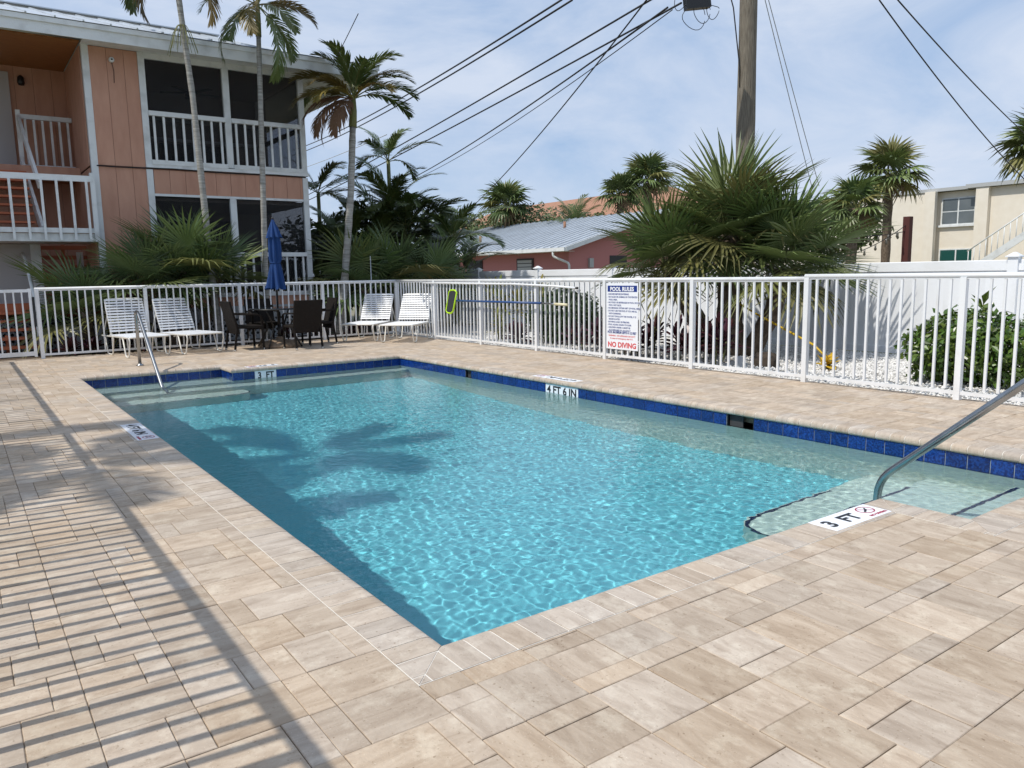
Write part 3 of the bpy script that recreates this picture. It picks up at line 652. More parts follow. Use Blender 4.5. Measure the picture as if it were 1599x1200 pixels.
# ------------------------------------------------------------------ handrails
def bend(pts, r_=.12, n=6):
    out = [Vector(pts[0])]
    for i in range(1, len(pts)-1):
        p, a, b_ = Vector(pts[i]), Vector(pts[i-1]), Vector(pts[i+1]); da = (a-p); db = (b_-p); k = min(r_, da.length*.45, db.length*.45); A = p+da.normalized()*k; B_ = p+db.normalized()*k
        for j in range(n+1): u = j/n; out.append(A*(1-u)**2+p*2*u*(1-u)+B_*u*u)
    return out+[Vector(pts[-1])]
def handrail(label, pts, base):
    root = thing('handrail', label, 'handrail', base)
    q = MB(); q.tube([p-Vector(base) for p in bend(pts, .11)], .0243, 14); q.build('rail_tube', M['steel'], root)
    for e in (pts[0],): q = MB(); q.lathe(Vector(e)-Vector(base), [(.055,0),(.055,.008),(.03,.022),(.026,.03)], 16); q.build('escutcheon', M['steel'], root)
handrail('bent stainless handrail leading down the far steps into the pool', [(.92,10.66,.002),(.92,10.66,.83),(.92,10.50,.82),(.92,8.86,-.41),(.92,8.80,-.515)], (.92,10.66,0))
handrail('stainless handrail rising from the near steps at the right edge', [(3.31,-1.55,.002),(3.31,-1.55,.92),(3.31,-.80,.90),(3.31,.235,-.02),(3.31,.245,-.655)], (3.31,-1.55,0))

# ------------------------------------------------------------------ strap chaise loungers
def lounger(label, loc, rz, back_ang):
    # local: foot end at y=0 pointing -y, seat to y=1.12, back beyond; x is the width
    root = thing('chaise_lounge', label, 'lounger', loc, rz, 'white strap loungers on the pool deck')
    w = .33; zs = .345; sl_ = 1.02
    ca, sa = math.cos(back_ang), math.sin(back_ang)
    q = MB(); q.tube(bend([(-w,sl_+.45,zs-.02),(-w,0,zs),(w,0,zs),(w,sl_+.45,zs-.02)], .07), .0135, 8); q.build('seat_frame', M['chair_frame'], root)
    bl = .66
    bp = [(-w+.02,sl_,zs+.015),(-w+.02,sl_+bl*ca,zs+bl*sa),(w-.02,sl_+bl*ca,zs+bl*sa),(w-.02,sl_,zs+.015)]
    q = MB(); q.tube(bend(bp, .07), .0135, 8); q.build('back_frame', M['chair_frame'], root)
    st = MB(); st.cbox(-w-.012,w+.012,-.019,.019,-.004,.004,.002); stm = st.mesh('strap', M['strap'])
    for k in range(18): ob('strap', stm, root, (0,.04+k*.056,zs+.011))
    sb = MB(); sb.cbox(-w+.008,w-.008,-.0155,.0155,-.004,.004,.002); sbm = sb.mesh('strap', M['strap'])
    for k in range(12):
        d = .055+k*.0515; ob('strap', sbm, root, (0,sl_+d*ca-.012*sa,zs+.015+d*sa+.012*ca), (back_ang,0,0))
    for s in (-1, 1):
        for y0, y1 in ((.02,.34),(.86,1.30)):
            q = MB(); q.tube(bend([(s*w,y0,zs),(s*(w+.0),y0-.02,zs-.06),(s*w,y0+.07,.014),(s*w,y1-.10,.014),(s*w,y1,zs-.01)], .05), .0125, 8); q.build('leg', M['chair_frame'], root)
    q = MB(); q.tube([(-w,sl_+.36,zs-.015),(-w+.03,sl_+bl*ca*.62,zs+bl*sa*.62)], .009, 6); q.tube([(w,sl_+.36,zs-.015),(w-.03,sl_+bl*ca*.62,zs+bl*sa*.62)], .009, 6); q.tube([(-w,.5,zs-.035),(w,.5,zs-.035)], .011, 6); q.build('back_support', M['chair_frame'], root)
    return root
lounger('white strap lounger nearest the gate with the far handrail in front of it', (1.33,11.93,0), R(8), R(72))
lounger('white strap lounger between the far handrail and the patio chairs', (2.22,11.88,0), R(13), R(66))
lounger('white strap lounger next to the patio table, back one of the corner pair', (5.12,11.98,0), R(-46), R(58))
lounger('white strap lounger by the fence corner, front one of the corner pair', (5.56,11.18,0), R(-48), R(58))

# ------------------------------------------------------------------ patio set
TC = (3.62,12.15,0)
tb = thing('patio_table', 'round black patio table with the closed blue umbrella through it', 'table', TC)
q = MB(); q.lathe((0,0,0), [(.50,.722),(.515,.728),(.515,.738),(.50,.742)], 32); q.build('table_top', M['glass_t'], tb)
q = MB(); q.lathe((0,0,0), [(.53,.712),(.53,.728),(.50,.728),(.50,.712)], 32); q.build('rim', M['black'], tb)
for k in range(4):
    a = R(45+90*k); c, s = math.cos(a), math.sin(a)
    q = MB(); q.tube(bend([(c*.47,s*.47,.715),(c*.20,s*.20,.40),(c*.44,s*.44,.01)], .12), .017, 6); q.build('leg', M['black'], tb)
um = thing('patio_umbrella', 'closed blue patio umbrella standing in the round table', 'umbrella', TC)
q = MB(); q.tube([(0,0,.06),(0,0,2.36)], .019, 10); q.build('pole', M['black'], um)
def canopy(prof, n=64, folds=8, amp=.16, ph=0):
    b = MB(); base = 0
    for r_, z, am in prof:
        r_ *= .80
        for k in range(n):
            a = 2*math.pi*k/n; rr = r_*(1+am*math.cos(folds*a+ph+z*1.5)+am*.5*math.cos(3*a+z*4)); b.v.append((rr*math.cos(a), rr*math.sin(a), z+am*.05*math.cos(folds*a)))
    for i in range(len(prof)-1):
        for k in range(n): j = (k+1)%n; b.f.append((i*n+k,i*n+j,(i+1)*n+j,(i+1)*n+k)); b.m.append(0); b.sm.append(True)
    return b
canopy([(.185,1.09,.35),(.175,1.13,.32),(.155,1.25,.28),(.13,1.42,.22),(.115,1.52,.12),(.105,1.57,.06),(.125,1.64,.2),(.125,1.85,.2),(.11,2.05,.2),(.07,2.22,.2),(.03,2.33,.1)]).build('canopy', M['blue'], um)
canopy([(.155,2.03,.25),(.145,2.06,.22),(.10,2.19,.18),(.05,2.30,.1),(.018,2.37,0)], ph=1).build('top_vent', M['blue'], um)
q = MB(); q.tube([(.09*math.cos(a*.5236),.09*math.sin(a*.5236),1.57) for a in range(13)]+[(.1,.06,1.5)], .012, 5); q.build('tie_strap', M['blue'], um)
q = MB(); q.lathe((0,0,2.36), [(.02,0),(.026,.02),(.012,.045)], 10); q.build('finial', M['black'], um)
ub = thing('umbrella_base', 'low brown stone umbrella base under the patio table', 'umbrella base', TC)
q = MB(); q.lathe((0,0,0), [(.36,.0),(.375,.03),(.36,.06),(.30,.10),(.20,.135),(.07,.15),(.05,.20),(.03,.20)], 24); q.build('base_stone', M['stonebase'], ub)
q = MB(); q.tube([(0,0,.18),(0,0,.42)], .028, 10); q.build('sleeve', M['black'], ub)
def patio_chair(label, loc, rz):
    root = thing('wicker_chair', label, 'chair', loc, rz, 'dark wicker armchairs round the patio table')   # faces +y
    w = .27
    q = MB(); q.cbox(-w,w,-.24,.25,.40,.445,.01); q.build('seat', M['wicker'], root)
    Mb = Matrix.Translation((0,-.22,.40)) @ Matrix.Rotation(R(13),4,'X')
    q = MB(); NB = 8
    for k in range(NB):
        for i in range(2): pass
    q.box(-w,w,-.018,.018,-.10,.50,0,Mb); q.build('backrest', M['wicker'], root)
    for s in (-1,1):
        q = MB(); q.bar((s*.25,.23,.62),(s*.25,.24,0), .028, .034); q.build('leg', M['wicker'], root)
        q = MB(); q.bar((s*.25,-.22,.42),(s*.25,-.29,0), .028, .034); q.build('leg', M['wicker'], root)
        q = MB(); q.tube(bend([(s*.265,-.27,.66),(s*.27,.15,.645),(s*.262,.235,.60),(s*.25,.235,.45)], .08), .017, 6); q.build('armrest', M['wicker'], root)
        for yy in (.24,-.29):
            q = MB(); q.lathe((s*.25,yy,0), [(.018,0),(.018,.03),(.014,.032)], 8); q.build('foot_cap', M['chair_frame'], root)
    q = MB(); q.bar((-.25,.235,.40),(.25,.235,.40), .024, .04); q.build('front_rail', M['wicker'], root)
    return root
patio_chair('dark wicker armchair left of the table seen from the side, beside the lounger', (2.98,12.12,0), R(-88))
patio_chair('dark wicker armchair behind the umbrella pole facing the pool', (3.55,12.82,0), R(176))
patio_chair('dark wicker armchair in front of the table seen from behind', (3.83,11.52,0), R(4))
patio_chair('dark wicker armchair right of the table next to the open deck', (4.42,12.25,0), R(86))

# ------------------------------------------------------------------ apartment building
BY = 15.0
ab = thing('apartment_building', 'two storey salmon apartment building with white trim and screened porches', 'building', (0,BY,0))
def part(name, m_, parent=ab, **k):
    return k['mb'].build(name, M[m_], parent)
def P(name, m_, *boxes, parent=ab):
    q = MB()
    for b_ in boxes: q.box(*b_)
    return q.build(name, M[m_], parent)
# siding boards between the trims (grooves are real gaps over a darker backing), in building coordinates (y measured from the facade)
def siding(x0, x1, z0, z1, y, w=.305, nrm='y', yb=None):
    x = x0
    while x < x1-.01:
        e = min(x+w, x1)
        if nrm == 'y': P('siding_panel', 'pink', (x+.003, e-.003, y, y+.02, z0, z1))
        else: P('siding_panel', 'pink', (y, y+.02, x+.003, e-.003, z0, z1))
        x = e
P('wall_backing', 'pinkd', (1.22,2.12,.0205,.16,.45,5.75), (2.12,5.42,.0205,.16,3.0,3.56))
siding(1.23, 2.09, .70, 3.50, 0); siding(1.23, 2.09, 3.535, 5.74, 0); siding(2.22, 5.33, 3.03, 3.50, 0); siding(2.22, 5.33, .70, .90, 0)
for x0, x1, z0, z1 in ((1.11,1.23,.70,5.75),(2.09,2.21,.70,3.50),(2.09,2.21,3.54,5.75),(3.70,3.83,.92,3.0),(3.70,3.83,3.62,5.66),(5.33,5.45,.70,3.50),(5.33,5.45,3.54,5.75)): P('trim_board', 'wood_white', (x0,x1,-.02,.10,z0,z1))
P('header_board', 'wood_white', (2.21,5.33,-.01,.09,5.64,5.75)); P('header_board', 'wood_white', (2.21,5.33,-.008,.09,2.98,3.028))
P('skirt_board', 'lattice', (1.11,5.45,.0,.05,.43,.698))
# porch floors, roofs, rooms behind
P('porch_floor', 'wood_white', (2.1,5.47,-.035,3.0,3.535,3.60)); P('porch_floor', 'interior', (2.1,5.45,.11,3.0,.66,.72))
P('porch_back_wall', 'interior', (1.2,5.6,3.0,3.15,.7,5.75)); P('porch_ceiling', 'interior', (1.2,5.5,.17,3.0,5.66,5.72)); P('porch_ceiling', 'interior', (1.2,5.45,.17,3.0,2.9,2.97)); P('porch_side_wall', 'interior', (2.0,2.09,.17,3.0,.72,5.66))
P('interior_beam', 'wood_white', (2.3,5.4,2.9,2.99,5.0,5.1), (2.3,5.4,2.9,2.99,4.55,4.62)); P('sliding_door', 'dark', (3.0,4.6,2.93,2.985,3.6,4.5)); P('sliding_door', 'dark', (3.0,4.6,2.93,2.985,.72,2.7))
# end wall of the porch (right side), also screened above a rail
for z0, z1 in ((.92,2.98),(3.62,5.64)):
    for x0, x1 in ((2.21,3.70),(3.83,5.33)): P('insect_screen', 'screen', (x0,x1,.055,.058,z0,z1))
    P('insect_screen', 'screen', (5.392,5.395,.10,2.9,z0,z1))
P('trim_board', 'wood_white', (5.33,5.45,2.9,3.02,.7,5.75))
P('siding_panel', 'pink', (5.40,5.43,.10,2.9,3.03,3.53)); P('siding_panel', 'pink', (5.40,5.43,.10,2.9,.70,.92))
def balustrade(z0, z1, x0, x1, y, n, parent=ab, w=.042, over=.0, top=.09):
    r_ = ob('balcony_railing', None, parent)
    P('rail', 'wood_white', (x0,x1,y-.05,y+.04,z1-top,z1), parent=r_)
    P('rail', 'wood_white', (x0,x1,y-.035,y+.035,z0,z0+.09), parent=r_)
    q = MB(); q.box(-w/2,w/2,-.02,.02,z0-over if over else z0+.091,z1-top-.001); me = q.mesh('baluster', M['wood_white'])
    for k in range(n): ob('baluster', me, r_, (x0+(x1-x0)*(k+.5)/n, y-(.06 if over else 0), 0))
    return r_
for z0, z1 in ((3.60,4.64),(.90,1.85)):
    balustrade(z0, z1, 2.21, 3.70, -.01, 8); balustrade(z0, z1, 3.83, 5.33, -.01, 8)
r_ = ob('balcony_railing', None, ab); P('rail', 'wood_white', (5.40,5.47,.10,2.9,4.55,4.64), parent=r_)
# roof: fascia, soffit, ribbed metal hip roof
EX, EY, EZ = 7.0, -.65, 5.97
P('fascia', 'wood_white', (-9,EX-.02,EY,EY+.03,5.68,5.955)); P('fascia', 'wood_white', (EX-.03,EX,EY+.031,7.5,5.68,5.955)); P('soffit', 'wood_white', (1.1,EX-.031,EY+.031,8,5.752,5.775))
P('gutter_board', 'wood_white', (-9,EX+.01,EY-.035,EY-.001,5.87,5.958))
rf = ob('roof', None, ab)
q = MB(); RY, RZ = 3.5, 7.25
q.add([(-9,EY-.05,EZ),(EX+.03,EY-.05,EZ),(4.6,RY,RZ),(-9,RY,RZ),(EX+.03,7.65,EZ)], [(0,1,2,3),(1,4,2)]); q.add([(-9,7.65,EZ),(EX+.03,7.65,EZ),(4.6,RY,RZ),(-9,RY,RZ)], [(3,2,1,0)]); q.build('roof_sheet', M['tin'], rf)
rib = MB(); rib.bar((0,EY-.06,EZ+.012),(0,RY,RZ+.012), .03, .03); ribm = rib.mesh('roof_rib', M['tin'])
for k in range(22): ob('roof_rib', ribm, rf, (-5.2+k*.45, 0, 0))
P('ridge_cap', 'tin', (-9,4.7,RY-.12,RY+.12,RZ+.02,RZ+.045), parent=rf)
q = MB(); q.tube([(-.2,1.0,6.4),(-.2,1.0,7.9)], .04, 8); q.build('vent_pipe', M['creamtrim'], rf)
# stair bay at the left
P('bay_back_wall', 'pinkd', (-6,1.11,2.5205,2.6,.6,5.8)); siding(-1.2, 1.10, 3.6, 5.78, 2.5, .34); siding(-1.2, 1.1, .75, 3.4, 2.5, .34)
siding(.12, 2.49, .72, 3.48, 1.09, .60, 'x'); siding(.12, 2.49, 3.52, 5.74, 1.09, .60, 'x')
P('cedar_ceiling', 'cedar', (-6,1.08,-.1,2.5,5.76,5.79)); P('cedar_ceiling', 'cedar', (-6,1.08,1.3,2.5,3.40,3.43))
P('apartment_door', 'greydoor', (-1.0,.06,2.44,2.495,3.62,5.62)); P('apartment_door', 'greydoor', (-1.4,.02,.95,1.0,.75,2.04)); P('trim_board', 'wood_white', (.022,.20,.94,1.0,.75,2.04))
P('upper_floor', 'pink', (-6,1.08,1.25,2.48,3.44,3.60)); P('landing_floor', 'wood_white', (-6,1.10,-.18,1.2,2.05,2.2)); P('lower_floor', 'terra', (-6,1.10,.3,2.5,.60,.74))
balustrade(2.21, 3.28, -2.9, 1.08, -.2, 16, over=.14, top=.11); balustrade(3.61, 4.70, .16, 1.08, 1.95, 6)
P('newel_post', 'wood_white', (1.03,1.11,-.24,-.16,2.05,3.34)); P('newel_post', 'wood_white', (.08,.16,1.9,1.98,3.6,4.78))
q = MB(); q.bar((.12,1.9,4.62),(.22,.1,3.1), .05, .14); q.build('stair_rail', M['wood_white'], ab); q = MB(); q.bar((.10,1.9,3.75),(.2,.1,2.25), .05, .24); q.build('stair_stringer', M['wood_white'], ab)
for k in range(8): P('stair_tread', 'terra', (-1.2,.1,1.25-k*.14-.25,1.25-k*.14,3.42-k*.17,3.46-k*.17))
for k in range(6): P('slat', 'terra', (.24,1.08,1.50,1.54,.95+k*.20,1.03+k*.20))
P('slat_post', 'terra', (.62,.68,1.545,1.60,.74,2.05)); P('slat_post', 'terra', (.20,.26,1.545,1.60,.74,2.05)); P('electric_meter', 'wood_white', (.88,1.0,1.44,1.495,1.2,1.9))
q = MB(); q.lathe((.28,2.45,5.38),[(.05,0),(.07,.05),(.06,.16),(.02,.2)],10); q.build('wall_lamp', M['black'], ab)
q = MB(); q.lathe((0,0,0),[(.05,0),(.05,.05),(.03,.07)],14); w_ = q.build('camera_housing', M['wood_white'], None)
w_.name = 'security_camera'; tag(w_, 'small round white security camera high on the salmon siding', 'camera'); w_.location = (1.62,BY-.012,5.52); w_.rotation_euler = (R(90),0,0)
q = MB(); q.lathe((0,0,.071),[(.018,0),(.018,.004)],10); q.build('lens', M['black'], w_); q = MB(); q.tube([(0,-.03,.01),(.03,-.2,.008),(.02,-.42,.008)], .006, 5); q.build('lead', M['cable'], w_)
q = MB(); q.tube([(x, BY-.03, 3.518+.012*math.sin(x*3)) for x in [1.2+.35*k for k in range(13)]], .012, 6); tag(q.build('facade_cable', M['cable']), 'black cable strung along the salmon facade between the storeys', 'cable')
fan = thing('ceiling_fan', 'dark ceiling fan inside the upper screened porch', 'fan', (3.35,BY+1.2,5.66))
q = MB(); q.lathe((0,0,-.42),[(.03,0),(.11,.03),(.11,.14),(.03,.18),(.015,.42)],12); q.build('motor', M['black'], fan)
for k in range(5):
    q = MB(); q.box(.1,.62,-.06,.06,-.33,-.315); q.build('blade', M['black'], fan, rot=(0,0,R(72*k+10)))
# entry stairs behind the gate and the lattice skirt
es = thing('entry_stairs', 'terracotta open stairs with white side board behind the pool gate', 'stairs', (0,BY,0))
for k in range(5): P('tread', 'terra', (-1.75,-.12,-.98+k*.26,-.70+k*.26,.12+k*.145,.165+k*.145), parent=es)
P('riser_board', 'terra', (-1.75,-.12,.27,.299,.62,.90), parent=es); P('stair_post', 'terra', (-.62,-.54,-.62,-.55,.0,.35), parent=es)
q = MB(); q.bar((-.05,-1.05,.08),(-.05,.25,.86), .05, .22); q.build('stringer', M['wood_white'], es)
q = MB(); q.tube(bend([(-.12,-.95,.95),(-.12,.5,1.78),(-.12,.9,1.85)], .1), .03, 6); q.build('handrail', M['wood_white'], es); q = MB(); q.tube([(-.12,-.9,.02),(-.12,-.95,.97)], .028, 6); q.build('rail_post', M['wood_white'], es)
def lattice(x0, x1, z0, z1, y, parent):
    q = MB(); H = z1-z0; d = .125; x = x0-H
    while x < x1:
        for sgn in (1,-1):
            xa, xb = (x, x+H) if sgn > 0 else (x+H, x)
            za, zb = z0, z1
            def cut(xa, za, xb, zb):
                pts = [(xa,za),(xb,zb)]
                if min(xa,xb) > x1 or max(xa,xb) < x0: return None
                t0, t1 = 0, 1
                for lim, up_ in ((x0,False),(x1,True)):
                    fa, fb = xa-lim, xb-lim
                    if up_: fa, fb = -fa, -fb
                    if fa < 0 and fb < 0: return None
                    if fa < 0: t0 = max(t0, fa/(fa-fb))
                    if fb < 0: t1 = min(t1, fa/(fa-fb))
                if t1-t0 < .05: return None
                return (xa+(xb-xa)*t0, za+(zb-za)*t0, xa+(xb-xa)*t1, za+(zb-za)*t1)
            c = cut(xa, za, xb, zb)
            if c: q.bar((c[0], y+sgn*.004, c[1]), (c[2], y+sgn*.004, c[3]), .007, .036, up=(0,1,0)) if False else q.bar((c[0], y+sgn*.004, c[1]), (c[2], y+sgn*.004, c[3]), .036, .007, up=(0,1,0))
        x += d
    q.build('lattice', M['lattice'], parent, kind='stuff')
lattice(1.15, 5.42, .0, .43, .03, ab); lattice(-2.6, 1.1, .0, .60, .25, ab)
P('crawl_space_shadow_wall', 'dark', (-3,5.4,1.0,1.05,-.05,.62))  # dark sheet added to stand in for the shade behind the lattice
P('frame_board', 'lattice', (1.11,5.45,-.0,.045,-.03,.03)); P('frame_board', 'lattice', (.2,1.05,-.55,-.5,.0,.45))
bpy.data.objects['crawl_space_shadow_wall'].name = 'crawl_space_shade_sheet'

# ------------------------------------------------------------------ plants
def fan_leaf(seed, R_, pet, nseg=34, droop=.25, mats=('fan_a','stalk'), spread=150, fold=.25, wid=1.0):
    r = random.Random(seed); b = MB()
    # petiole
    b.tube([(0,0,0),(pet*.5,0,.03*pet),(pet,0,0)], [.014,.010,.007], 5, mi=1, cap=False)
    n = nseg; wid *= .80
    for k in range(n):
        a = R(-spread+2*spread*k/(n-1)); L_ = R_*(.62+.38*math.cos(a*.55))*r.uniform(.9,1.06); hub = pet+.0
        ca, sa = math.cos(a), math.sin(a); da = R(2*spread/(n-1))
        wmax = L_*.42*math.tan(da/2)*1.06*wid; dr = droop*r.uniform(.6,1.5); tw = r.uniform(-.12,.12)
        pts = []
        for t in (0, .2, .45, .72, 1.0):
            w = wmax*(t/.45) if t < .45 else wmax*(1-((t-.45)/.55)**1.3)
            w = max(w, .0008); rr = L_*t
            z = fold*abs(sa)*rr*.5+ .10*rr*(1-t) - dr*L_*t**2.6 - fold*.25*rr
            bend_ = a+tw*t*t; cx_, sx_ = math.cos(bend_), math.sin(bend_)
            c = Vector((hub+rr*cx_, rr*sx_, z)); s = Vector((-sx_, cx_, 0))
            pts.append((c+s*w+Vector((0,0,w*.55)), c, c-s*w+Vector((0,0,w*.55))))
        v = [p for tr_ in pts for p in tr_]; f = []
        for i in range(4):
            q = i*3; f += [(q,q+1,q+4,q+3),(q+1,q+2,q+5,q+4)]
        b.add(v, f, 0)
    return b.mesh('frond', [M[mats[0]], M[mats[1]]])
def feather_leaf(seed, L_, mats=('feather','stalk'), arch=.55, n=44, leaf=.42, pet=.18, hang=.35, vee=.5):
    r = random.Random(seed); b = MB(); pts = []; N = 14
    ang = 0.0; p = Vector((0,0,0)); pts.append(p.copy()); dirs = []
    for i in range(N):
        t = (i+1)/N; th = -arch*1.9*t**1.6; d = Vector((math.cos(th),0,math.sin(th))); p = p+d*(L_/N); pts.append(p.copy()); dirs.append(d)
    b.tube(pts, [.016*(1-.85*i/N)+.002 for i in range(N+1)], 5, mi=1, cap=False)
    for k in range(n):
        t = pet+(1-pet)*(k+.5)/n; x = t*N; i = min(int(x), N-1); c = pts[i].lerp(pts[i+1], x-i); d = dirs[i]; up = Vector((-d.z,0,d.x))
        ll = leaf*(math.sin(math.pi*min(1,.18+.82*(t-pet)/(1-pet)))**.7*.85+.15)*r.uniform(.85,1.1)
        for s in (1,-1):
            ang = R(r.uniform(42,58)-12*t); fwd_ = d*math.cos(ang)+Vector((0,s,0))*math.sin(ang)*.86+up*vee*r.uniform(.3,.9)*math.sin(ang)
            fwd_.normalize(); w = .021*r.uniform(.8,1.2)*(.6+leaf); sd = fwd_.cross(up).normalized()
            v = []
            for u, ww in ((0,.35),(.35,1),(.7,.75),(1,.03)):
                q = c+fwd_*ll*u+Vector((0,0,-1))*hang*ll*u*u*r.uniform(.8,1.2); v += [q+sd*w*ww, q-sd*w*ww]
            b.add(v, [(0,1,3,2),(2,3,5,4),(4,5,7,6)], 0)
    return b.mesh('frond', [M[mats[0]], M[mats[1]]])
def aim(loc, az, el, roll=0, s=1.0):
    d = Vector((math.cos(el)*math.cos(az), math.cos(el)*math.sin(az), math.sin(el)))
    side = Vector((-math.sin(az), math.cos(az), 0)); up = d.cross(side)
    m_ = Matrix(((d.x,side.x,up.x),(d.y,side.y,up.y),(d.z,side.z,up.z))).to_4x4()
    return Matrix.Translation(loc) @ m_ @ Matrix.Rotation(roll,4,'X') @ Matrix.Scale(s,4)
def crown(root, c, meshes, n, el0, el1, s=(.85,1.1), rr=None, roll=.35, az0=None, off=.05, pick=None):
    for k in range(n):
        az = 2.39996*k+rng.uniform(-.3,.3) if az0 is None else az0+rng.uniform(-1,1)
        t = (k+.5)/n; el = R(el0+(el1-el0)*t+rng.uniform(-8,8))
        me = pick(t) if pick else rng.choice(meshes)
        o = ob('frond', me, root); o.matrix_local = aim(Vector(c)+Vector((math.cos(az)*off, math.sin(az)*off, -.25*t*off*6)), az, el, rng.uniform(-roll,roll), rng.uniform(*s))
def trunk(root, pts, rad, m_, n=10, rings=0, name='trunk'):
    q = MB()
    P_ = [Vector(p) for p in pts]; rs = rad if hasattr(rad,'__len__') else [rad]*len(P_); out, ro = [], []
    for i in range(len(P_)-1):
        st = max(2, rings)
        for j in range(st):
            u = j/st; out.append(P_[i].lerp(P_[i+1], u)); ro.append((rs[i]+(rs[i+1]-rs[i])*u)*(1+(.06 if j%2 else -.03)+rng.uniform(-.02,.02)))
    out.append(P_[-1]); ro.append(rs[-1]); q.tube(out, ro, n); return q.build(name, M[m_], root)

FAN = [fan_leaf(s, .95, .55, 34, .07) for s in (1,2,3)]; FANO = [fan_leaf(s, .88, .6, 32, .28, ('fan_b','stalk'), fold=.1) for s in (4,5)]; FAND = [fan_leaf(s, .7, .5, 26, .7, ('fan_d','fan_d'), spread=120) for s in (6,7)]
FANK = [fan_leaf(s, .82, .50, 32, .10, ('fan_dark','stalk')) for s in (8,9)]
def mixp(a, b, d, lo, hi):
    def f(t):
        u = rng.random()
        if t > hi and u < .55: return rng.choice(d)
        if t > lo and u < .62: return rng.choice(b)
        return rng.choice(b) if u < .10 else rng.choice(a)
    return f
bp = thing('cabbage_palm', 'big spreading fan palm in the gravel bed before the white vinyl fence', 'palm tree', (8.5,5.5,-.03))
trunk(bp, [(0,0,0),(-.05,.05,.5),(-.02,.1,1.15),(.0,.1,1.85)], [.24,.20,.17,.14], 'trunk_b', 12, 4); trunk(bp, [(-.05,.28,0),(-.3,.7,.8),(-.45,.97,1.36)], [.17,.14,.11], 'trunk_b', 10, 4); trunk(bp, [(.1,-.2,0),(.2,-.55,.7),(.2,-.72,1.32)], [.15,.13,.10], 'trunk_b', 10, 4)
crown(bp, (0,.1,1.85), FAN, 34, 86, -42, (.9,1.12), pick=mixp(FAN,FANO,FAND,.6,.97)); crown(bp, (-.45,1.0,1.45), FAN, 22, 84, -40, (.82,1.0), pick=mixp(FAN,FANO,FAND,.66,.97)); crown(bp, (.2,-.75,1.42), FAN, 22, 84, -38, (.82,1.0), pick=mixp(FAN,FANO,FAND,.66,.97))
def fan_clump(label, loc, heads, group=None, dk=True):
    root = thing('fan_palm', label, 'palm', loc, 0, group)
    for hx, hy, hz, n in heads:
        trunk(root, [(hx*.3,hy*.3,0),(hx*.8,hy*.8,hz*.6),(hx,hy,hz)], [.11,.10,.08], 'trunk_b', 8, 4)
        crown(root, (hx,hy,hz), FANK, n, 82, -28, (.85,1.15), pick=(lambda t: rng.choice(FANK+FANK+FAN+([FANO[0]] if t > .6 else []))))
    return root
fan_clump('dark fan palm clump in front of the salmon siding and lower porch', (2.35,14.1,-.03), [(-.55,0,1.25,15),(.1,.1,1.5,16),(.75,.05,1.35,14)])
fan_clump('low fan palm behind the fence near the gate', (.72,14.45,-.03), [(0,0,.75,14)])
fan_clump('wide dark fan palm clump behind the corner of the pool fence', (7.35,14.35,-.03), [(-.95,.1,1.1,15),(-.1,.1,1.25,17),(.85,0,1.1,15)])

FE = [feather_leaf(s, 1.75, arch=.75) for s in (1,2)]; FEY = [feather_leaf(s, 1.6, ('feather_y','feather_y'), arch=.7) for s in (3,4)]; FEB = [feather_leaf(s, 1.45, ('feather_b','feather_b'), arch=.75, hang=.5, vee=.2, leaf=.34) for s in (5,6)]
FEK = [feather_leaf(s, 2.1, ('fan_dark','stalk'), arch=.55, leaf=.5, n=36) for s in (7,8)]
def slim(label, base, pts, rad, spec, cat='palm tree', group='slender ringed palms in front of the apartments'):
    root = thing('feather_palm', label, cat, base, 0, group)
    trunk(root, pts, rad, 'trunk_g', 10, 9)
    top = Vector(pts[-1]); d = (top-Vector(pts[-2])).normalized()
    q = MB(); q.tube([top, top+d*.35, top+d*.75], [rad[-1]*1.25, rad[-1]*1.15, .03], 10); q.build('crownshaft', M['stalk'], root)
    for me, az, el, s in spec: o = ob('frond', me, root); o.matrix_local = aim(top+d*.6, R(az), R(el), rng.uniform(-.3,.3), s)
    return root
def ring_spec(n, el0, el1, ms, s=1.0): return [(rng.choice(ms), 137.5*k+rng.uniform(-15,15), el0+(el1-el0)*(k+.5)/n+rng.uniform(-6,6), s*rng.uniform(.85,1.1)) for k in range(n)]
p1 = slim('slender ringed palm rising past the roof nearest the stair bay', (2.98,13.9,-.03), [(0,0,0),(-.06,0,1.6),(-.17,0,4.8),(-.32,0,6.95)], [.075,.062,.055,.05], ring_spec(10, 70, -40, FE+FEY[:1], .95))
sp_ = MB()
for k in range(26):
    a = 2.4*k; l = rng.uniform(.25,.5); p0_ = Vector((-.27,0,6.1)); dr = Vector((math.cos(a)*.6,math.sin(a)*.6,.25)); pts = [p0_+dr*(l*u)+Vector((0,0,-1))*l*1.4*u*u for u in (0,.3,.6,1)]; sp_.tube(pts, .005, 4, cap=False)
sp_.build('flower_stalk', M['fan_b'], p1, kind='stuff')
slim('slender straight palm in front of the upper porch with the crown at the eave', (3.95,13.9,-.03), [(0,0,0),(.07,0,2.0),(.15,0,4.3),(.21,0,6.1)], [.066,.057,.052,.046], ring_spec(11, 65, -45, FE+FE+FEY[:1], .85))
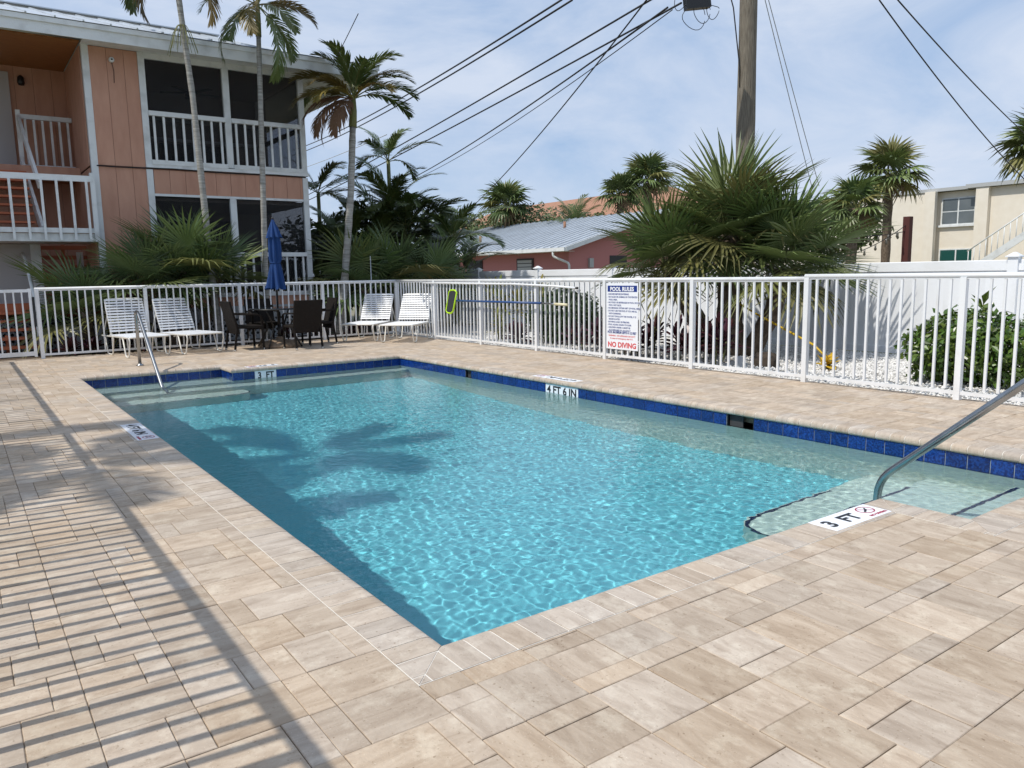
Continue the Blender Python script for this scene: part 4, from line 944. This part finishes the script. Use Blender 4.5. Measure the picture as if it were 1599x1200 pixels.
slim('golden brown ragged palm beside the right end of the apartments', (5.62,14.0,-.03), [(0,0,0),(.22,0,1.6),(.42,0,3.2),(.53,0,4.55)], [.095,.08,.072,.07],
     [(FE[0],-20,78,.8),(FE[1],160,80,.75),(FE[0],-35,48,.85),(FE[1],40,55,.85),(FEY[0],120,60,.8),(FEY[1],200,35,.85),(FEY[0],-150,20,.85),(FEB[0],170,5,1.0),(FEB[1],195,-8,1.0),(FEY[1],-80,30,.8),(FE[0],10,25,.9),(FEB[0],225,-15,.9),(FEY[0],-10,62,.75),(FE[0],70,70,.85),(FE[1],-60,65,.9),(FE[0],-100,55,.85),(FEY[1],150,45,.9),(FE[1],-5,38,.9),(FEY[0],170,18,.95),(FEB[1],155,-20,.9),(FE[1],120,35,.9),(FE[0],-130,70,.9),(FEY[1],-40,52,.9)])
def areca(label, loc, stems):
    root = thing('areca_palm', label, 'palm tree', loc, 0, 'feather palms in the dark thicket beside the apartments')
    for sx, sy, h, n, s in stems:
        trunk(root, [(sx*.4,sy*.4,0),(sx,sy,h)], [.06,.05], 'stalk', 7, 6)
        for k in range(n):
            az = 2.39996*k+rng.uniform(-.3,.3); el = R(84-72*(k+.5)/n)
            o = ob('frond', rng.choice(FEK if k%2 else FE), root); o.matrix_local = aim((sx,sy,h), az, el, rng.uniform(-.4,.4), s*rng.uniform(.85,1.1))
    return root
areca('tallest feather palm of the thicket, with plumes above the wires', (8.2,16.3,-.05), [(0,0,3.1,14,.85),(.5,.2,2.2,14,.95),(.2,-.3,2.6,12,.8),(-.5,.1,1.9,12,1),(.1,.3,4.3,9,.72),(-.3,.0,2.6,10,.9)])
areca('feather palm at the right edge of the thicket with drooping fronds', (9.6,15.6,-.05), [(0,0,2.2,13,.85),(.4,.2,1.3,10,.85),(-.4,.1,1.2,10,.9)])
areca('dark feather palm of the thicket right beside the apartment corner', (6.9,16.4,-.05), [(0,0,1.9,13,.9),(.5,.2,1.5,12,.95),(-.35,.4,1.3,12,.9)])
areca('pale young feather palm seen behind the corner of the upper porch', (7.1,18.5,-.05), [(0,0,3.6,9,.75)])
FES = [feather_leaf(s, 1.9, arch=.75, leaf=.5, n=36) for s in (21,22)]
for lab, base, h in (('tall feather palm just outside the left fence shading the pool', (-4.6,5.8,0), 7.3), ('shorter feather palm outside the left fence shading the deck', (-4.2,4.3,0), 4.3)):
    slim(lab, base, [(0,0,0),(.05,0,h*.5),(0,0,h)], [.12,.1,.085], ring_spec(13, 75, -30, FES, .88), group='palms outside the left fence')
# leafy masses
def leaf_mass(name, label, cat, loc, lobes, n, size, m_, stem=None, group=None, stemm='trunk_b', shell=.55):
    root = thing(name, label, cat, loc, 0, group); q = MB()
    tot = sum(l[3]*l[4]*l[5] for l in lobes)
    for lx,ly,lz,rx,ry,rz in lobes:
        for _ in range(int(n*rx*ry*rz/tot)):
            while True:
                d = Vector((rng.gauss(0,1),rng.gauss(0,1),rng.gauss(0,1)))
                if d.length > .01: break
            d.normalize(); rad = (shell+(1.04-shell)*rng.random()**.6)*(1+.16*math.sin(d.x*5+lx*9)*math.sin(d.z*6+d.y*4))
            p = Vector((lx+d.x*rx*rad, ly+d.y*ry*rad, lz+d.z*rz*rad))
            if p.z < .01: continue
            o_ = (d+Vector((rng.gauss(0,.7),rng.gauss(0,.7),rng.gauss(.3,.6)))).normalized(); t = o_.cross(Vector((rng.gauss(0,1),rng.gauss(0,1),rng.gauss(0,1)))).normalized(); u = o_.cross(t); s = size*rng.uniform(.6,1.25)
            q.add([p, p+t*s*.5+u*s*.28-o_*s*.06, p+t*s, p+t*s*.5-u*s*.28-o_*s*.06], [(0,1,2),(0,2,3)])
    q.build('foliage', M[m_], root)
    if stem:
        q = MB()
        for k in range(stem[2]):
            a = 6.283*k/stem[2]+.4; q.tube([(math.cos(a)*.03,math.sin(a)*.03,-.03),(math.cos(a)*stem[1]*.5,math.sin(a)*stem[1]*.5,stem[0]*.6),(math.cos(a)*stem[1],math.sin(a)*stem[1],stem[0])], [stem[3],stem[3]*.8,stem[3]*.5], 6)
        q.build('stem' if stem[2] == 1 else 'branches', M[stemm], root)
    return root
leaf_mass('clipped_shrub', 'glossy green shrub behind the fence at the right edge', 'shrub', (7.85,1.75,-.03), [(0,0,.42,.50,.62,.44),(-.05,-.5,.40,.4,.45,.36),(.02,.35,.34,.42,.36,.34)], 5200, .085, 'leaf', (.5,.2,1,.03))
leaf_mass('clipped_shrub', 'dark rounded shrub left of the rules sign behind the fence', 'shrub', (7.95,8.95,-.03), [(0,0,.50,.58,.80,.52)], 8000, .07, 'leaf_d', (.5,.2,1,.03))
q = MB()
sf = thing('seedling', 'broad leaved seedling poking from the top of the right shrub', 'plant', (7.8,1.62,.78))
for k in range(5):
    b = MB(); a = k*1.3; b.add([(0,0,0),(.10,.045,.05),(.2,0,.06),(.10,-.045,.05)], [(0,1,2),(0,2,3)]); b.build('leaf', M['leaf'], sf, rot=(0,-.3-.1*k,a), loc=(0,0,.03*k))
q.tube([(0,0,-.3),(0,0,.15)], .006, 5); q.build('stem', M['stalk'], sf)
def blades(name, label, cat, loc, n, L_, w, m_, el=(80,15), stems=1, spread=.0, h=0, group=None, bow=.35):
    root = thing(name, label, cat, loc, 0, group); q = MB(); sq = MB()
    for s in range(stems):
        a0 = rng.uniform(0,6.28); sx, sy = (0,0) if stems == 1 else (math.cos(a0)*spread*rng.random()**.5, math.sin(a0)*spread*rng.random()**.5); hh = h*rng.uniform(.6,1.1); sq.tube([(sx*.7,sy*.7,-.03),(sx,sy,hh+.03)], .012, 5)
        for k in range(n):
            az = 2.4*k+rng.uniform(-.3,.3); e = R(el[0]+(el[1]-el[0])*(k+.5)/n+rng.uniform(-8,8)); l = L_*rng.uniform(.7,1.1); d = Vector((math.cos(az)*math.cos(e),math.sin(az)*math.cos(e),math.sin(e))); sd = Vector((-math.sin(az),math.cos(az),0)); up = d.cross(sd); v = []
            c0 = Vector((sx,sy,hh*(1-.5*k/n)))
            for u, ww in ((0,.35),(.3,.9),(.6,1),(.85,.6),(1,.03)):
                p = c0+d*l*u-Vector((0,0,1))*bow*l*u*u; v += [p+sd*w*ww-up*w*.4*ww*0, p-up*w*.45*ww*(1), p-sd*w*ww]
            q.add(v, [(i*3+j,i*3+j+1,i*3+j+4,i*3+j+3) for i in range(4) for j in (0,1)])
    q.build('leaves', M[m_], root); sq.build('stems' if stems > 1 else 'stem', M['stalk'], root, kind='stuff' if stems > 1 else None)
    return root
for i, (x, y, st_, hh) in enumerate(((7.35,9.7,4,.2),(7.3,7.6,5,.32),(7.45,6.9,5,.42),(7.3,6.2,6,.45),(7.5,5.5,6,.42),(7.3,4.95,5,.45))):
    blades('ti_plant', ['dark purple ti plants left of the rounded shrub','purple ti plants right of the rounded dark shrub','dark purple ti plants behind the left edge of the rules sign','purple ti plants just right of the rules sign with a tall red leaf','purple ti plants halfway between the sign and the big palm trunk','dark purple ti plants crowding the big palm trunk'][i], 'plant', (x,y,-.03), 12, .42, .045, 'ti', (85,5), st_, .38, hh, 'purple ti plants along the right fence')
for i, (x, y) in enumerate(((.25,13.6),(.7,13.5),(1.35,13.6),(4.2,13.65),(5.0,13.6),(5.9,13.7))):
    blades('ti_plant', ['purple ti plant nearest the gate behind the back fence','purple ti plant under the low yellowing fan palm','purple ti plant behind the first white lounger','red purple ti plant behind the patio table','red purple ti plant right of the patio chairs behind the fence','purple ti plant behind the corner loungers'][i], 'plant', (x,y,-.03), 12, .34, .04, 'ti', (80,5), 3, .2, .18, 'purple ti plants along the back fence')
blades('croton', 'yellow green strappy plant rising over the fence before the vinyl fence', 'plant', (9.3,12.4,-.03), 16, .50, .035, 'leaf_y', (85,10), 11, .75, .95)
blades('croton', 'green and yellow croton behind the blue net pole', 'plant', (7.6,10.5,-.03), 10, .26, .035, 'leaf_y', (80,0), 5, .22, .5)
blades('bromeliad', 'small yellow leaved plant on the white gravel left of the right shrub', 'plant', (7.85,3.55,-.03), 9, .22, .03, 'yellow', (75,5), 3, .12, .14)
q = MB(); q.tube([(8.3,5.35,.83),(8.2,4.9,.66),(8.1,4.3,.45),(7.95,3.75,.28),(7.85,3.5,.14)], [.012,.014,.016,.016,.012], 6); tag(q.build('fallen_frond_stem', M['yellow']), 'yellow frond stem slanting from the big palm trunk to the gravel', 'palm stem')
q = MB(); q.lathe((0,0,0), [(.10,0),(.15,.03),(.15,.10),(.13,.16),(.09,.2)], 12, smooth=False)
v2 = [(x*1.0+rng.uniform(-.015,.015), y*1.35+rng.uniform(-.015,.015), z+rng.uniform(-.01,.01)) for x,y,z in q.v]; q.v = v2; lg = q.build('log', M['lava'], loc=(7.6,4.25,-.03)); tag(lg, 'dark weathered log lump on the gravel beside the big palm', 'log')
q = MB(); q.cbox(-.03,.03,-.05,.05,0,.16,.006); tag(q.build('utility_box', M['lattice'], loc=(7.3,4.45,-.03), rot=(0,.25,.3)), 'small grey box standing in the gravel beside the dark log', 'box')
# loose dead leaves
q = MB()
for k in range(2):
    b = MB(); l = rng.uniform(.10,.14); b.add([(0,0,.01),(l*.5,.02,.03),(l,0,.01),(l*.5,-.02,.02)], [(0,1,2),(0,2,3)])
    tag(b.build('dead_leaf', M['fan_d'], loc=((7.5,4.75,.0),(7.7,2.7,.0))[k], rot=(0,0,rng.uniform(0,6))), ['dry brown leaf lying on the white gravel near the big palm trunk','dry brown leaf lying on the white gravel near the right shrub'][k], 'leaf', 'dead leaves on the white gravel')

# ------------------------------------------------------------------ utility pole and wires
pl = thing('utility_pole', 'weathered wooden utility pole behind the big fan palm', 'utility pole', (10.6,7.02,-.05))
trunk(pl, [(0,0,0),(0,0,3),(.0,0,6),(.0,0,9.5)], [.185,.165,.155,.135], 'pole', 16, 3, 'shaft')
q = MB(); q.box(-.06,.06,-1.2,1.2,8.8,8.92); q.build('crossarm', M['pole'], pl)
q = MB(); q.tube([(-.16,.02,4.55),(-.17,.03,4.9),(-.26,.12,5.9),(-.5,.3,6.9)], .012, 5); q.build('drop_wire', M['cable'], pl)
sb = thing('splice_box', 'black cable splice box with loose loops hanging beside the pole', 'cable box', (9.3,7.05,5.70))
q = MB(); q.box(-.22,.22,-.07,.07,-.07,.14,0,Matrix.Rotation(R(-22),4,'Z')@Matrix.Rotation(R(-8),4,'Y')); q.build('box', M['black'], sb)
for k, (x, y, rr, zz) in enumerate(((-.05,.03,.18,-.2),(.10,-.02,.13,-.12),(.28,-.1,.10,-.08),(-.28,.12,.09,-.0))):
    q = MB(); q.tube([(x+rr*math.cos(a)*.95, y-rr*math.cos(a)*.55, zz+rr*math.sin(a)*1.1+.03*math.sin(2*a+k)) for a in [.15+5.9*i/20 for i in range(21)]], .006, 5); q.build('loop', M['cable'], sb)
def wire(label, a, b, sag=.1, r_=.012, m_='cable', twist=0, end=1.25):
    a = Vector(a); b = Vector(b); b = a+(b-a)*end; N = 28; q = MB()
    for ph in ((0,) if not twist else (0, math.pi)):
        q.tube([a.lerp(b,i/N)+Vector((0,0,-sag*4*(i/N)*(1-i/N))) for i in range(N+1)], r_, 6)
    tag(q.build('overhead_wire', M[m_]), label, 'wire', 'overhead wires')
wire('upper of the two thick wires crossing above the thicket', (7.46,8.37,5.82), (12.19,31.3,7.27), .25, .017)
wire('second thick wire just below the uppermost pair line', (7.60,8.27,5.81), (12.17,31.28,7.05), .25, .017)
wire('thick wire running from the pole top left toward the porch corner', (8.70,7.49,5.81), (11.95,31.08,5.03), .12, .017)
wire('thick wire from the splice box leftward, lower of the middle pair', (9.08,7.2,5.73), (12.02,31.0,4.83), .12, .017)
wire('lowest long wire passing into the top of the thicket', (8.89,7.33,5.66), (15.45,28.68,5.59), .25, .017)
wire('thin wire running just under the lowest long wire', (8.95,7.28,5.62), (15.0,28.4,5.45), .42, .009)
wire('steep service wire dropping behind the metal roofed house', (8.64,7.53,5.83), (15.28,23.55,3.89), .25, .014, end=1.1)
wire('thin guy wire left of the two right of the pole', (11.11,7.06,6.1), (13.22,7.6,3.63), .02, .008, 'creamtrim'); wire('thin guy wire right of the two beside the pole', (11.17,7.03,6.1), (13.3,7.5,3.63), .02, .008, 'creamtrim')
wire('sagging wire at the upper right ending behind the cream building', (12.78,5.86,6.06), (23.69,7.63,3.85), .22, .014); wire('straight wire at the upper right corner of the sky', (13.05,5.67,6.06), (23.69,7.86,5.2), .1, .014)
wire('thin wire at the top beside the ragged palm crown', (4.6,10.2,5.6), (8.6,23,6.6), .1, .008); wire('thin pale wire behind the ragged palm trunk', (9.0,18.,5.2), (11.6,31.3,6.0), .05, .010, 'creamtrim')

# ------------------------------------------------------------------ neighbours
ph = thing('rose_house', 'low rose house with ribbed grey metal roof behind the vinyl fence', 'house', (17,19.85,0))
def Q(name, m_, *bx, parent=ph): return P(name, m_, *bx, parent=parent)
Q('wall', 'pink2', (.45,.6,.4,13,-.1,2.15)); Q('wall', 'pink2', (.601,10.5,.4,.55,-.1,2.15))
q = MB(); q.add([(.45,.398,2.15),(10.6,.398,2.15),(5.5,.398,3.55)], [(0,1,2)]); q.build('gable', M['pink2'], ph)
rr_ = ob('roof', None, ph)
q = MB(); q.add([(0,0,2.2),(0,13.4,2.2),(5.5,13.4,3.74),(5.5,0,3.74),(11,0,2.2),(11,13.4,2.2)], [(0,3,2,1),(3,4,5,2)]); q.add([(0,0,2.14),(0,13.4,2.14),(5.5,13.4,3.68),(5.5,0,3.68),(11,0,2.14),(11,13.4,2.14)], [(0,1,2,3),(3,2,5,4)]); q.build('roof_sheet', M['tin'], rr_)
rb = MB(); rb.bar((0,0,2.225),(5.5,0,3.765), .035, .04); rbm = rb.mesh('roof_rib', M['tin'])
for k in range(30): ob('roof_rib', rbm, rr_, (0,.05+k*.45,0))
q = MB(); q.bar((-.02,-.02,2.13),(5.52,-.02,3.68), .05, .16); q.build('barge_board', M['wood_white'], ph)
Q('gutter', 'wood_white', (-.12,-.0,-.02,13.4,2.06,2.19)); q = MB(); q.tube(bend([(-.06,.7,2.06),(-.06,.7,1.88),(.38,.3,1.62),(.38,.3,-.1)], .1), .045, 8); q.build('downspout', M['wood_white'], ph)
for y0, y1 in ((2.55,3.65),(6.2,7.45)):
    w_ = Q('window', 'dark', (.40,.449,y0,y1,.9,1.86)); 
    for k in range(6): P('shutter_slat', 'creamtrim' if y0 < 5 else 'dark', (.385,.399,y0+.08,y1-.08,.98+k*.14,1.09+k*.14), parent=w_)
Q('soffit', 'wood_white', (.0,.44,.05,13.2,2.05,2.06)); Q('meter_box', 'creamtrim', (1.4,1.6,.3,.399,1.45,1.8)); Q('door', 'dark', (2.5,3.4,.38,.399,0,1.9))
for x, y, z in ((3.4,4.2,3.1),(1.8,8.4,2.65)): q = MB(); q.tube([(x,y,z),(x,y,z+.35)], .06, 8); q.build('vent_pipe', M['shingle'], ph)
oh = thing('orange_roof_building', 'far building with long orange shingle hip roof behind the palms', 'building', (40,38,0))
q = MB(); q.add([(0,-2,5.4),(0,30,5.4),(5,26,7.75),(5,3,7.75),(10,-2,5.4),(10,30,5.4)], [(0,3,2,1),(3,4,5,2),(0,4,3),(1,2,5)]); q.build('roof', M['shingle'], oh); P('wall', 'buff', (.8,9.2,-1,29,-.1,5.3), parent=oh); P('eave_board', 'buff', (-.05,.1,-2,30,5.22,5.38), parent=oh)
for k in range(7): P('window', 'dark', (.76,.79,1+k*3.6,2.6+k*3.6,3.4,4.6), parent=oh)
q = MB(); q.tube([(2.6,6,6.5),(2.6,6,7.1)], .1, 8); q.build('vent_pipe', M['creamtrim'], oh)
cb = thing('cream_building', 'two storey cream stucco building at the right behind the vinyl fence', 'building', (38,0,0))
C = lambda n_, m_, *b_: P(n_, m_, *b_, parent=cb)
C('wall', 'cream', (0,12,17.21,34,-.1,4.82)); C('wall', 'cream', (0,12,2,15.0,-.1,4.82)); C('bay_wall', 'cream', (.30,12,15.0,17.21,-.1,4.80)); C('pilaster', 'cream', (-.25,-.001,17.0,17.5,-.1,4.83)); C('pilaster', 'cream', (-.25,-.001,14.6,15.15,-.1,4.83))
C('parapet', 'creamtrim', (-.30,12,2,15.6,4.84,5.02)); C('parapet', 'creamtrim', (-.06,12,15.601,34,4.825,4.98))
for z0, z1, m_ in ((3.28,4.44,'pane'),(.95,2.02,'paneg')):
    w_ = C('window', 'wood_white', (.26,.299,15.33,16.92,z0-.06,z1+.06))
    for y0, y1 in ((15.40,16.09),(16.16,16.85)):
        for za, zb in ((z0,(z0+z1)/2-.03),((z0+z1)/2+.03,z1)): P('pane', m_, (.245,.259,y0,y1,za,zb), parent=w_)
    P('sill', 'wood_white', (.16,.298,15.25,17.0,z0-.16,z0-.061), parent=w_)
sr = thing('outside_stair', 'white outside stair railing on the cream building at the right edge', 'stairs', (36.5,14.8,0))
q = MB(); q.bar((0,0,.9),(0,-3,3.0), .06, .3); q.build('stringer', M['wood_white'], sr); q = MB(); q.tube([(0,0,1.9),(0,-3,4.0)], .03, 6); q.build('rail', M['wood_white'], sr)
q = MB(); q.tube([(0,0,0),(0,0,.98)], .02, 5); me = q.mesh('baluster', M['wood_white'])
for k in range(13): ob('baluster', me, sr, (0,-.05-k*.24,.95+k*.168))
rpst = MB(); rpst.box(-.12,.12,-.12,.12,-.1,3.05); tag(rpst.build('timber_post', M['redpost'], loc=(26.9,12.55,0)), 'dark red timber post carrying string lights before the cream building', 'post')
for lab, a, b_, sg_ in (('upper string of lights from the red post to the palm trunk', (26.9,12.55,2.55), (24.3,13.6,2.45), .12), ('lower string of lights from the red post past the palm', (26.9,12.55,2.8), (23.2,13.2,1.55), .2)):
    root = thing('string_lights', lab, 'string lights', a); a = Vector(a); b_ = Vector(b_); N = 14
    pts = [Vector((0,0,0)).lerp(b_-a,i/N)+Vector((0,0,-sg_*4*(i/N)*(1-i/N))) for i in range(N+1)]
    q = MB(); q.tube(pts, .014, 5); q.build('lead', M['cable'], root)
    for i in range(2, N, 2):
        q = MB(); q.lathe(pts[i]+Vector((0,0,-.22)), [(.02,0),(.05,.05),(.03,.12),(.03,.22)], 8); q.build('bulb', M['bulb'], root)
# distant palms and trees
FAR = [fan_leaf(s, .95, .75, 22, .4, ('fan_a','stalk'), wid=1.5) for s in (31,32)]+[fan_leaf(33, .95, .75, 22, .5, ('fan_b','stalk'), wid=1.5)]
FARD = [fan_leaf(34, .8, .6, 16, .8, ('fan_d','fan_d'), wid=1.2)]
def sabal(label, loc, h, s=1.0, lean=(0,0), n=30, rad=.16):
    root = thing('sabal_palm', label, 'palm tree', loc, 0, 'cabbage palms beyond the vinyl fence')
    trunk(root, [(0,0,0),(lean[0]*.4,lean[1]*.4,h*.5),(lean[0],lean[1],h)], [rad*1.1,rad,rad*1.05], 'trunk_b', 10, 6)
    crown(root, (lean[0],lean[1],h+.1), FAR, n, 85, -42, (.85*s,1.05*s), pick=lambda t: (rng.choice(FARD) if t > .92 else rng.choice(FAR)))
sabal('cabbage palm with a clear trunk before the cream building', (28.3,14.1,-.05), 4.75, .92); sabal('shorter cabbage palm behind the right side of the big fan palm', (22.4,12.0,-.05), 3.2, .72, (.25,.1))
sabal('cabbage palm cut by the right edge of the picture', (28.6,9.1,-.05), 5.0, .95); sabal('taller cabbage palm before the orange roof', (26.9,25.6,-.05), 5.6, .95); sabal('smaller cabbage palm left of the taller one before the orange roof', (25.8,26.3,-.05), 5.0, .8); sabal('cabbage palm rising behind the metal roof of the rose house', (22.4,31.2,-.05), 4.7, 1.0)
leaf_mass('broadleaf_tree', 'leafy green tree line behind the metal roof', 'tree', (24.5,31.5,-.05), [(0,0,3.2,2.2,3.5,1.6),(1,-3.5,3.0,1.8,2.2,1.3),(0,3.5,3.2,2,2.5,1.3)], 9000, .22, 'tree', (2.5,.6,4,.12))
leaf_mass('broadleaf_tree', 'dark round tree inside the thicket left of the metal roof', 'tree', (9.2,18.6,-.05), [(0,0,1.9,2.4,1.6,1.5),(-1.9,.4,1.6,1.5,1.4,1.4)], 6500, .2, 'leaf_d', (1.6,.5,4,.07))
leaf_mass('broadleaf_tree', 'green tree behind the shorter cabbage palm', 'tree', (30,17.5,-.05), [(0,0,3.1,1.5,2.2,1.2)], 2600, .28, 'tree', (2.2,.5,4,.1))
leaf_mass('broadleaf_tree', 'far tree tops peeping over the cream building roof', 'tree', (58,16,-.05), [(0,0,6.0,2,2.2,1.2),(2,-5,6.4,2,2.2,1.2)], 2600, .4, 'tree', (5,.6,4,.15))
leaf_mass('broadleaf_tree', 'hazy far tree left of the orange roof', 'tree', (38,62,-.05), [(0,0,4.8,3,4,2.6)], 2200, .5, 'tree', (3.4,.8,4,.2))
FAP = [feather_leaf(s, 1.9, arch=.5, n=22, leaf=.5) for s in (41,42)]
for lab, loc, h, s in (('upright feather palm before the orange roof right of the tree line', (22.9,26.4,-.05), 3.3, .95), ('far feather palm top over the cream building parapet', (50,26,-.05), 5.3, .8)):
    root = thing('feather_palm', lab, 'palm tree', loc); trunk(root, [(0,0,0),(0,0,h)], [.12,.1], 'trunk_g', 8, 8)
    for k in range(14): o = ob('frond', rng.choice(FAP), root); o.matrix_local = aim((0,0,h), 2.4*k, R(88-(60)*(k+.5)/14), rng.uniform(-.4,.4), s*rng.uniform(.85,1.1))
